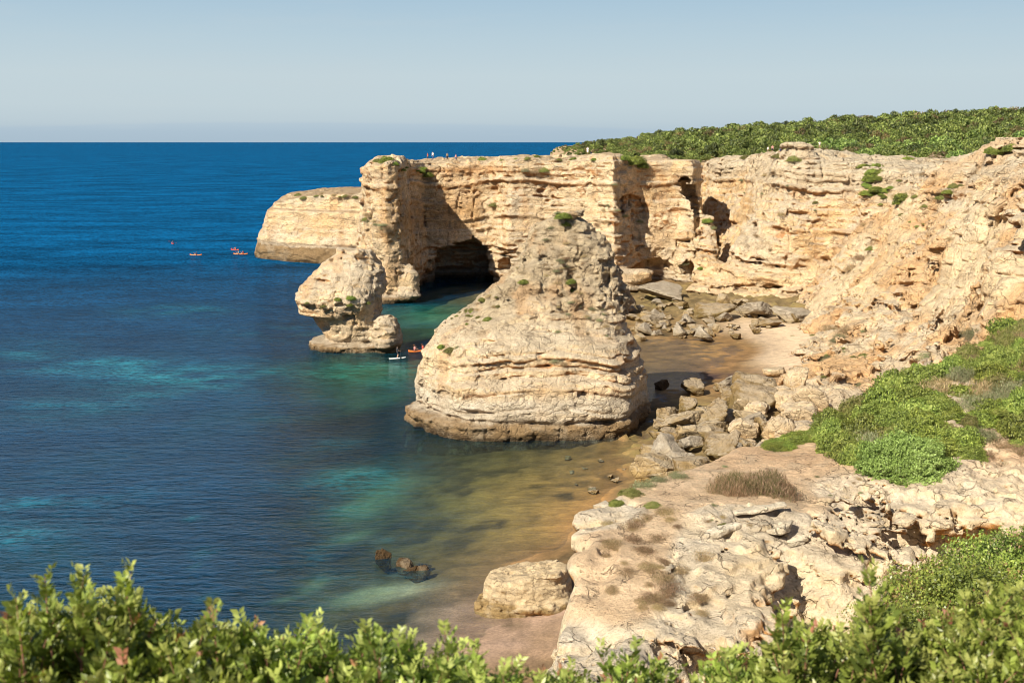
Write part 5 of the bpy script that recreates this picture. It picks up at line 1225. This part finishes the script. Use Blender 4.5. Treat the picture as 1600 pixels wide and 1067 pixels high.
def mastic(name, outline, Yc, spread, n, label, scale=1.0, seed=0, depth=.55, tall=()):
    r = np.random.RandomState(seed)
    ox = [p_[0] for p_ in outline]; oy = [p_[1] for p_ in outline]
    root = empty(name, tuple(at((ox[0] + ox[-1]) / 2, 1200, Yc))); tag(root, label, 'bush')
    LV, LF, LC, TV_, TF_ = [], [], [], [], []; ln_, tn_ = 0, 0
    items = []
    for i in range(n):
        px = r.uniform(ox[0], ox[-1]); pyt = np.interp(px, ox, oy) + r.uniform(0, 10)
        u = r.uniform(-1, 1); Yq = Yc + u * spread
        p = at(px, pyt, Yc); x = p.x * Yq / Yc
        zt = p.z - (abs(u) ** 2) * depth * (1 if u < 0 else .8) + .03 * math.sin(px * .05 + u * 5)
        lay = r.rand() ** 1.6 * .28 if i % 3 else r.rand() * .5
        items.append((x, Yq, zt - .17 * scale - .055 - lay, scale * r.uniform(.75, 1.2), u))
    for px, py, Yq, sc in tall:
        p = at(px, py, Yq)
        for m_ in range(4): items.append((p.x + r.normal() * .012, Yq + r.normal() * .012, p.z - .17 * sc - m_ * .075 * sc, sc * (1 - .04 * m_), None))
    for x, y, z, sc, u in items:
        V, F, C, sv, sf = SPR[r.randint(len(SPR))]
        tl = r.normal(size=2) * (.28 if u is not None else .08); zax = np.array([tl[0], tl[1] - (.35 * (-(u or 0))) * -1 * 0 - (.3 if (u or 0) < -.3 else 0), 1.0]); zax /= np.linalg.norm(zax)
        xa = np.cross([0, 1, 0], zax); xa /= np.linalg.norm(xa); ya = np.cross(zax, xa); a = r.uniform(0, 6.28)
        R_ = np.stack([math.cos(a) * xa + math.sin(a) * ya, -math.sin(a) * xa + math.cos(a) * ya, zax]).astype(np.float32) * sc
        o_ = np.array([x, y, z], np.float32) - np.array(root.location, np.float32)
        LV.append(V @ R_ + o_); LF.append(F + ln_); ln_ += len(V); LC.append(C * r.uniform(.8, 1.2))
        TV_.append(sv @ R_ + o_); TF_.append(sf + tn_); tn_ += len(sv)
    # main limbs from the root to the crown
    limbs = r.choice(len(items), 26)
    for i in limbs:
        e = np.array(items[i][:3]) - np.array(root.location); a = np.linspace(0, 6.283, 6)[:-1]; b = np.array([e[0] * .6, e[1] * .2, -.3]); pv = []
        for t in (0, .35, .7, 1):
            c = b * (1 - t) ** 2 + (b * .3 + e * .4 + [0, 0, .1]) * 2 * t * (1 - t) + e * t * t; rr = .012 * (1 - .75 * t)
            pv.append(np.stack([np.cos(a) * rr + c[0], np.sin(a) * rr + c[1], a * 0 + c[2]], 1))
        TV_.append(np.concatenate(pv).astype(np.float32)); TF_.append(np.array([[tn_ + l * 5 + j, tn_ + l * 5 + (j + 1) % 5, tn_ + (l + 1) * 5 + (j + 1) % 5, tn_ + (l + 1) * 5 + j] for l in range(3) for j in range(5)])); tn_ += 20
    fo = link('foliage', mesh('foliage', np.concatenate(LV), np.concatenate(LF), LEAF_NEAR, np.concatenate(LC), True), root)
    br = link('branches', mesh('branches', np.concatenate(TV_), np.concatenate(TF_), TWIG), root)
    return root
mastic('mastic_bush', [(-120, 960), (0, 970), (55, 950), (110, 935), (160, 935), (215, 940), (260, 965), (320, 972), (360, 978)], 2.9, .75, 900, 'near mastic bush with raised reddish shoots at the bottom left corner', 1.0, 1,
       tall=[(62, 912, 2.9, 1), (128, 900, 2.9, 1.0), (205, 896, 2.95, 1.0), (345, 950, 2.9, .9), (25, 935, 2.8, 1)])
mastic('mastic_bush', [(340, 985), (400, 990), (470, 985), (540, 995), (600, 990), (660, 1010), (720, 1025), (780, 1045), (850, 1062), (900, 1075)], 3.0, .75, 900, 'near mastic bush with even light green tips at the bottom centre', 1.0, 2,
       tall=[(460, 960, 3.0, .9), (585, 965, 3.0, .9), (690, 985, 3.0, .9), (425, 975, 3.0, .9)])
mastic('mastic_bush', [(850, 1060), (900, 1045), (960, 1035), (1000, 1030), (1060, 1048), (1130, 1040), (1190, 1015), (1240, 1000)], 3.6, .7, 700, 'low mastic bush in front of the pale rock right of the bottom centre', 1.0, 3,
       tall=[(975, 1005, 3.6, 1.0), (1150, 1020, 3.6, .9)])
mastic('mastic_bush', [(1200, 1010), (1240, 985), (1290, 1000), (1340, 985), (1400, 985), (1450, 975), (1520, 950), (1570, 935), (1640, 900), (1700, 880)], 3.5, .9, 1300, 'tall mastic bush with one high shoot at the bottom right corner', 1.0, 4,
       tall=[(1232, 950, 3.5, 1.1), (1372, 898, 3.4, 1.15), (1368, 940, 3.4, 1.1), (1260, 975, 3.5, 1.0), (1540, 915, 3.6, 1.1)])
SM = shrub_mesh('round_bush', 61, 34000, .040, [(.09, .13, .03), (.15, .21, .045), (.22, .30, .06), (.30, .37, .08), (.28, .20, .08)], .95, .16, .4, .5, .28, LEAF_NEAR, 3)
for px, py, Y_, s, lb in [(1500, 925, 7.5, .62, 'dense small leaved round bush between tall mastic and the rock ledge'), (1585, 885, 8.5, .68, 'dense small leaved bush touching the right edge under the ledge'), (1430, 985, 6.8, .38, 'small leaved low bush left of the dense round one'), (1620, 990, 6.5, .7, 'small leaved bush behind the tall mastic at the right edge')]:
    p = at(px, py, Y_); o = link('round_bush', SM); o.location = (p.x, p.y, p.z - s * .55); o.scale = (s, s, s); o.rotation_euler = (0, 0, px); tag(o, lb, 'bush')
print(f'bushes {time.time() - T0:.1f}s')
# ------------------------------------------------------------ people, boats, fences
SKIN = plain('skin', (.45, .26, .17), .6, .1)
def cloth(n_, c): return plain(n_, c, .85, .12, 30)
WHITE = cloth('white_cloth', (.75, .74, .70)); REDC = cloth('red_cloth', (.55, .08, .05)); BLUEC = cloth('blue_cloth', (.05, .09, .22)); DARKC = cloth('dark_cloth', (.03, .03, .035)); TANC = cloth('tan_cloth', (.35, .24, .14)); PINKC = cloth('pink_cloth', (.6, .25, .22)); HAIRM = plain('hair', (.05, .03, .02), .6)
def body_sdf(caps, P, k=.035, grow=0.0):
    f = None
    for a, b, ra, rb in caps:
        g_ = capsule(P[:, 0], P[:, 1], P[:, 2], a, b, ra + grow, rb + grow); f = g_ if f is None else smin(f, g_, k)
    return f
def sdf_mesh(name, caps, mat, vox=.028, grow=0.0, clip=None):
    A = np.array([c[0] for c in caps] + [c[1] for c in caps]); lo, hi = A.min(0) - .2, A.max(0) + .2
    ax = [np.arange(lo[i], hi[i], vox, dtype=np.float32) for i in range(3)]; G3 = np.meshgrid(*ax, indexing='ij'); P = np.stack([g_.ravel() for g_ in G3], 1)
    f = body_sdf(caps, P, .035, grow)
    if clip: f = np.maximum(f, clip(P))
    V, F = nets(f.reshape(G3[0].shape).astype(np.float32), lo, vox)
    return mesh(name, V, F, mat)
def skeleton(pose):
    """joints (x right, y forward, z up), standing height 1.72"""
    J = dict(hipL=(-.09, 0, .90), hipR=(.09, 0, .90), kneeL=(-.10, .02, .48), kneeR=(.10, .02, .48), ankL=(-.11, -.02, .07), ankR=(.11, -.02, .07), pel=(0, 0, .95), chest=(0, 0, 1.28), neck=(0, 0, 1.47), head=(0, .02, 1.60),
             shL=(-.19, 0, 1.40), shR=(.19, 0, 1.40), elL=(-.25, -.02, 1.12), elR=(.25, -.02, 1.12), haL=(-.27, .08, .86), haR=(.27, .08, .86))
    if pose == 'walk': J.update(kneeL=(-.09, .18, .50), ankL=(-.10, .22, .08), kneeR=(.09, -.04, .48), ankR=(.10, -.30, .12), elL=(-.25, -.12, 1.14), haL=(-.26, -.12, .90), elR=(.25, .08, 1.14), haR=(.25, .28, .98))
    if pose == 'photo': J.update(elL=(-.24, .16, 1.20), haL=(-.06, .30, 1.48), elR=(.24, .16, 1.20), haR=(.06, .30, 1.48))
    if pose == 'paddle': J.update(elL=(-.26, .15, 1.16), haL=(-.22, .38, 1.22), elR=(.26, .15, 1.10), haR=(.24, .38, 1.02), kneeL=(-.11, .12, .50), kneeR=(.11, .12, .50))
    if pose in ('sit', 'sitpaddle'):
        J = {k: (v[0], v[1], v[2] - .80) for k, v in J.items()}
        J.update(kneeL=(-.14, .42, .30), kneeR=(.14, .42, .30), ankL=(-.12, .78, .06), ankR=(.12, .78, .06))
        if pose == 'sitpaddle': J.update(elL=(-.27, .15, .38), haL=(-.26, .36, .48), elR=(.27, .15, .34), haR=(.26, .36, .34))
    return J
def figure(pose, top, bottom, hair=HAIRM):
    J = skeleton(pose); v = lambda k: np.array(J[k], float)
    def lerp(a, b, t): return tuple(v(a) * (1 - t) + v(b) * t)
    caps = [(v('pel'), v('chest'), .125, .14), (v('chest'), v('neck'), .13, .06), (v('shL'), v('shR'), .07, .07), (v('neck'), v('head'), .052, .055), (tuple(v('head') + [0, .01, .02]), tuple(v('head') + [0, .02, -.04]), .095, .075), (tuple(v('head') + [0, .10, -.01]), tuple(v('head') + [0, .11, -.02]), .018, .018)]
    for s in 'LR':
        sg = -1 if s == 'L' else 1
        caps += [(v('sh' + s), v('el' + s), .052, .04), (v('el' + s), v('ha' + s), .04, .028), (v('hip' + s), v('knee' + s), .088, .058), (v('knee' + s), v('ank' + s), .056, .038), (v('ank' + s), tuple(v('ank' + s) + [0, .15, -.03]), .04, .032)]
        fd = v('ha' + s) - v('el' + s); fd /= np.linalg.norm(fd)
        for q in (-.03, -.01, .01, .03): caps.append((v('ha' + s), tuple(v('ha' + s) + fd * (.13 - abs(q)) + np.array([0, q, q * .3])), .02, .011))
        caps.append((v('ha' + s), tuple(v('ha' + s) + fd * .06 + np.array([-sg * .04, .03, 0])), .018, .012))
    root = sdf_mesh('person', caps, SKIN, .022)
    sh = [(v('pel'), v('chest'), .145, .155), (v('chest'), lerp('chest', 'neck', .75), .145, .085), (v('shL'), v('shR'), .085, .085)] + [(v('sh' + s), lerp('sh' + s, 'el' + s, .6), .068, .06) for s in 'LR']
    st_ = [(tuple(v('pel') + [0, 0, -.04]), tuple(v('pel') + [0, 0, .06]), .15, .145)] + [(v('hip' + s), lerp('hip' + s, 'knee' + s, .75 if bottom[1] else .99), .108, .085) for s in 'LR']
    if not bottom[1]: st_ += [(v('knee' + s), lerp('knee' + s, 'ank' + s, .85), .08, .06) for s in 'LR']
    hr = [(tuple(v('head') + [0, -.015, .045]), tuple(v('head') + [0, -.04, -.03]), .098, .075)]
    return root, sdf_mesh('shirt', sh, top), sdf_mesh('trousers', st_, bottom[0]), sdf_mesh('hair', hr, hair, .022)
FIG = {}
def person(pose, top, bottom, loc, rz, label, group=None):
    key = (pose, top.name, bottom[0].name, bottom[1])
    if key not in FIG: FIG[key] = figure(pose, top, bottom)
    m = FIG[key]; o = link('person', m[0]); o.location = loc; o.rotation_euler = (0, 0, rz); tag(o, label, 'person', group)
    for nm, me in zip(('shirt', 'trousers', 'hair'), m[1:]): link(nm, me, o)
    return o
for px, py, pose, top, bot, rz, lb in [
        (668, 250.5, 'walk', REDC, (DARKC, True), 1.2, 'person in a red top walking on the arch headland, leftmost of four'), (676, 250.5, 'stand', WHITE, (BLUEC, False), 2.6, 'person in a white shirt and blue trousers beside the red one on the headland'),
        (698.5, 251.0, 'stand', TANC, (DARKC, False), .4, 'person in tan top standing upright on the headland rim'), (712, 250.5, 'walk', PINKC, (BLUEC, True), -1.2, 'person in a pink top, rightmost of four on the arch headland'),
        (918.5, 240.5, 'stand', WHITE, (WHITE, True), 2.9, 'person all in white on the headland rim before the wood'), (924, 240.5, 'photo', DARKC, (BLUEC, False), -2.4, 'person in dark clothes holding a camera next to the one in white'),
        (1201, 226, 'walk', WHITE, (TANC, True), -1.5, 'person in white leftmost by the fence on the cove wall'), (1208, 226, 'stand', PINKC, (DARKC, True), 2.8, 'person in a pink top by the fence on the cove wall'), (1221, 225, 'stand', BLUEC, (TANC, True), 1.0, 'person in a blue top by the fence on the cove wall'),
        (1282, 227, 'photo', WHITE, (TANC, True), 3.0, 'person in white and tan alone on the brink of the cove wall')]:
    q, nn, ob = hit(px, py + 1.5)
    Yt = None
    for dy in range(0, 14):
        q, nn, ob = hit(px, py + dy)
        if q is not None and ob.startswith('cliff') and q.z > 24: break
    if q is None: continue
    d_, _ = down(q.x, q.y + .8); z_t = d_.z if d_ is not None and d_.z > 20 else q.z
    person(pose, top, bot, (q.x, q.y + .8, z_t - .03), rz, lb)
q = Vector(P3(1594, 208, 214)); d_, _ = down(q.x, q.y)
if d_: person('stand', WHITE, (BLUEC, True), (d_.x, d_.y, d_.z), 2.5, 'person in white standing at the far right among the shrubs')

def hull(L_=4.2, W_=.78, Hh=.34, board=False):
    n, m = 22, 12; V = []
    for i in range(n + 1):
        t = i / n * 2 - 1; w = W_ / 2 * max(1 - abs(t) ** (2.6 if not board else 3.2), .0) ** .62 + .004; rk = abs(t) ** 4 * (.16 if not board else .05)
        for j in range(m):
            a = j / m * 2 * math.pi; c, s = math.cos(a), math.sin(a); hz_ = Hh * (.55 if s < 0 else .45)
            dk = (-.10 if (not board and s > .5 and abs(t) < .6) else 0)
            V.append((w * (abs(c) ** .7) * (1 if c > 0 else -1), t * L_ / 2, hz_ * (abs(s) ** .8) * (1 if s > 0 else -1) + rk + Hh * .3 + dk))
    F = [[i * m + j, i * m + (j + 1) % m, (i + 1) * m + (j + 1) % m, (i + 1) * m + j] for i in range(n) for j in range(m)]
    return np.array(V, np.float32), np.array(F)
def tube(name, pts, r, mat, parent=None, sides=6):
    V, F = [], []
    for k, p in enumerate(pts):
        p = Vector(p); d = (Vector(pts[min(k + 1, len(pts) - 1)]) - Vector(pts[max(k - 1, 0)])).normalized(); u = d.orthogonal().normalized(); w = d.cross(u)
        for j in range(sides): a = j / sides * 2 * math.pi; V.append(p + (u * math.cos(a) + w * math.sin(a)) * r)
    for k in range(len(pts) - 1):
        for j in range(sides): F.append([k * sides + j, k * sides + (j + 1) % sides, (k + 1) * sides + (j + 1) % sides, (k + 1) * sides + j])
    return link(name, mesh(name, np.array(V), np.array(F), mat), parent)
ORANGE = plain('orange_hull', (.80, .20, .04), .35, .05); REDH = plain('red_hull', (.60, .07, .04), .35, .05); YEL = plain('pale_hull', (.75, .62, .35), .35, .05); BOARDM = plain('board', (.80, .80, .78), .35, .04); PAD = plain('paddle', (.05, .05, .05), .5, .05); SEATM = plain('seat_pad', (.04, .04, .045), .8)
def kayak(px, py, col, rz, label, n=2, L_=4.2):
    p = on(px, py, 0); V, F = hull(L_)
    root = link('kayak', mesh('kayak', V, F, col)); root.location = (p.x, p.y, -.02); root.rotation_euler = (0, 0, rz); tag(root, label, 'kayak')
    for i in range(n):
        y0 = (-.75 + 1.35 * i) if n == 2 else -.25
        sV, sF = hull(.5, .5, .1, True); s_ = link('seat', mesh('seat', sV, sF, SEATM), root); s_.location = (0, y0, .10)
        R_ = Matrix.Rotation(rz, 4, 'Z'); w = R_ @ Vector((0, y0, .13))
        person('sitpaddle', [REDC, WHITE, BLUEC, PINKC][(int(px) + i) % 4], (DARKC, True), (p.x + w.x, p.y + w.y, w.z), rz, f"{['rear', 'front'][i] if n == 2 else 'lone'} paddler of the " + label)
        c = R_ @ Vector((0, y0 + .40, .56)); pr = empty('paddle', (p.x + c.x, p.y + c.y, c.z), rz); tag(pr, (['rear', 'front'][i] if n == 2 else 'lone') + ' paddle of the ' + label, 'paddle')
        tube('shaft', [(-1.0, 0, .22), (1.0, 0, -.20)], .018, PAD, pr)
        for sg in (-1, 1):
            bV, bF = hull(.42, .18, .03, True); b_ = link('blade', mesh('blade', bV[:, [1, 0, 2]], bF[:, ::-1], col), pr); b_.location = (sg * 1.12, 0, -sg * .24)
kayak(655, 549, ORANGE, -1.1, 'orange kayak between the small and the pyramid stack', 2, 3.6)
kayak(270, 381, REDH, .4, 'red kayak out at sea, leftmost and farthest', 1, 3.4)
kayak(306, 399, ORANGE, 1.45, 'orange kayak out at sea, alone in the middle', 1, 3.6)
kayak(367, 391, REDH, 1.0, 'red kayak just off the low outer headland', 1, 3.4)
kayak(376, 397.5, ORANGE, 1.5, 'orange kayak closest to the low outer headland', 2, 4.2)
p = on(621, 560, 0); V, F = hull(2.7, .7, .14, True); o = link('paddle_board', mesh('paddle_board', V, F, BOARDM)); o.location = (p.x, p.y, 0); o.rotation_euler = (0, 0, -1.15); tag(o, 'white paddle board right of the small stack foot', 'paddle board')
person('paddle', DARKC, (DARKC, True), (p.x, p.y, .10), -1.15, 'person in dark swimwear standing on the white paddle board')
pr = empty('paddle', (p.x + .34, p.y + .16, 1.1), -1.15); tag(pr, 'single bladed paddle of the person on the white board', 'paddle'); tube('shaft', [(.25, .05, .35), (.35, .02, -.85)], .018, PAD, pr)
bV, bF = hull(.42, .2, .03, True); b_ = link('blade', mesh('blade', bV[:, [2, 0, 1]], bF, PAD), pr); b_.location = (.36, .02, -1.0)

WOOD = plain('weathered_wood', (.30, .22, .15), .9)
def fence(pts_px, label):
    P_ = []
    for px, py, Y_ in pts_px:
        q = at(px, py, Y_); d_, _ = down(q.x, q.y)
        P_.append(Vector((q.x, q.y, d_.z if d_ and d_.z > 15 else q.z)))
    root = empty('fence', tuple(P_[0])); tag(root, label, 'fence'); o_ = P_[0]
    for p_ in P_: tube('post', [p_ - o_ - Vector((0, 0, .2)), p_ - o_ + Vector((0, 0, 1.15))], .07, WOOD, root, 8)
    for a_, b_ in zip(P_[:-1], P_[1:]):
        tube('rail', [a_ - o_ + Vector((0, 0, 1.05)), b_ - o_ + Vector((0, 0, 1.05))], .045, WOOD, root)
        tube('rail', [a_ - o_ + Vector((0, 0, .25)), b_ - o_ + Vector((0, 0, .95))], .04, WOOD, root); tube('rail', [a_ - o_ + Vector((0, 0, .95)), b_ - o_ + Vector((0, 0, .25))], .04, WOOD, root)
fence([(1194 + i * 14, 222, 246 + (i % 2)) for i in range(6)], 'wooden fence with crossed rails along the top of the cove wall')
fence([(1446 + i * 12, 243, 234 - i) for i in range(4)], 'short wooden fence on the slope behind the gully')
# thin loose slabs lying on the promontory
def slab(px, py, L_, W_, T_, rz, tilt, label):
    q, nn, ob = hit(px, py); r = np.random.RandomState(int(px)); ax = [np.arange(-L_ / 2 - .2, L_ / 2 + .2, .03), np.arange(-W_ / 2 - .2, W_ / 2 + .2, .03), np.arange(-T_ - .1, T_ + .1, .03)]
    G3 = np.meshgrid(*ax, indexing='ij'); P = np.stack([g_.ravel() for g_ in G3], 1).astype(np.float32)
    f = smax(smax(np.abs(P[:, 0]) - L_ / 2 + .25 * np.abs(P[:, 1]) , np.abs(P[:, 1]) - W_ / 2 * (1 - .35 * np.abs(P[:, 0]) / L_), .06), np.abs(P[:, 2]) - T_ / 2, .03) + fbm(P / .5, 3, int(px)) * .08 + strata(P[:, 2] * 12) * .03
    V, F = nets(f.reshape(G3[0].shape).astype(np.float32), [a_[0] for a_ in ax], .03)
    c = np.array([.72, .64, .52]) * (1 + .15 * fbm(V / .4, 2, 5)[:, None])
    o = link('slab', mesh('slab', V, F, ROCK_NEAR, c)); o.location = q + Vector((0, 0, T_ * .5)); o.rotation_euler = (tilt[0], tilt[1], rz); tag(o, label, 'rock slab')
slab(1185, 800, 1.7, .55, .16, .15, (-.12, -.10), 'long thin pale slab lying tilted behind the flat grey plate')
slab(1128, 832, 1.1, .45, .13, .45, (-.1, -.15), 'shorter thin pale slab lying left of the long one')
slab(1215, 832, .9, .7, .2, 1.1, (-.2, .1), 'thick broken pale slab beside the head of the ochre cleft')
slab(1245, 848, .6, .45, .14, .5, (-.1, -.2), 'small pale slab right of the thick broken one')
print(f'total script {time.time() - T0:.1f}s, objects {len(S.objects)}')
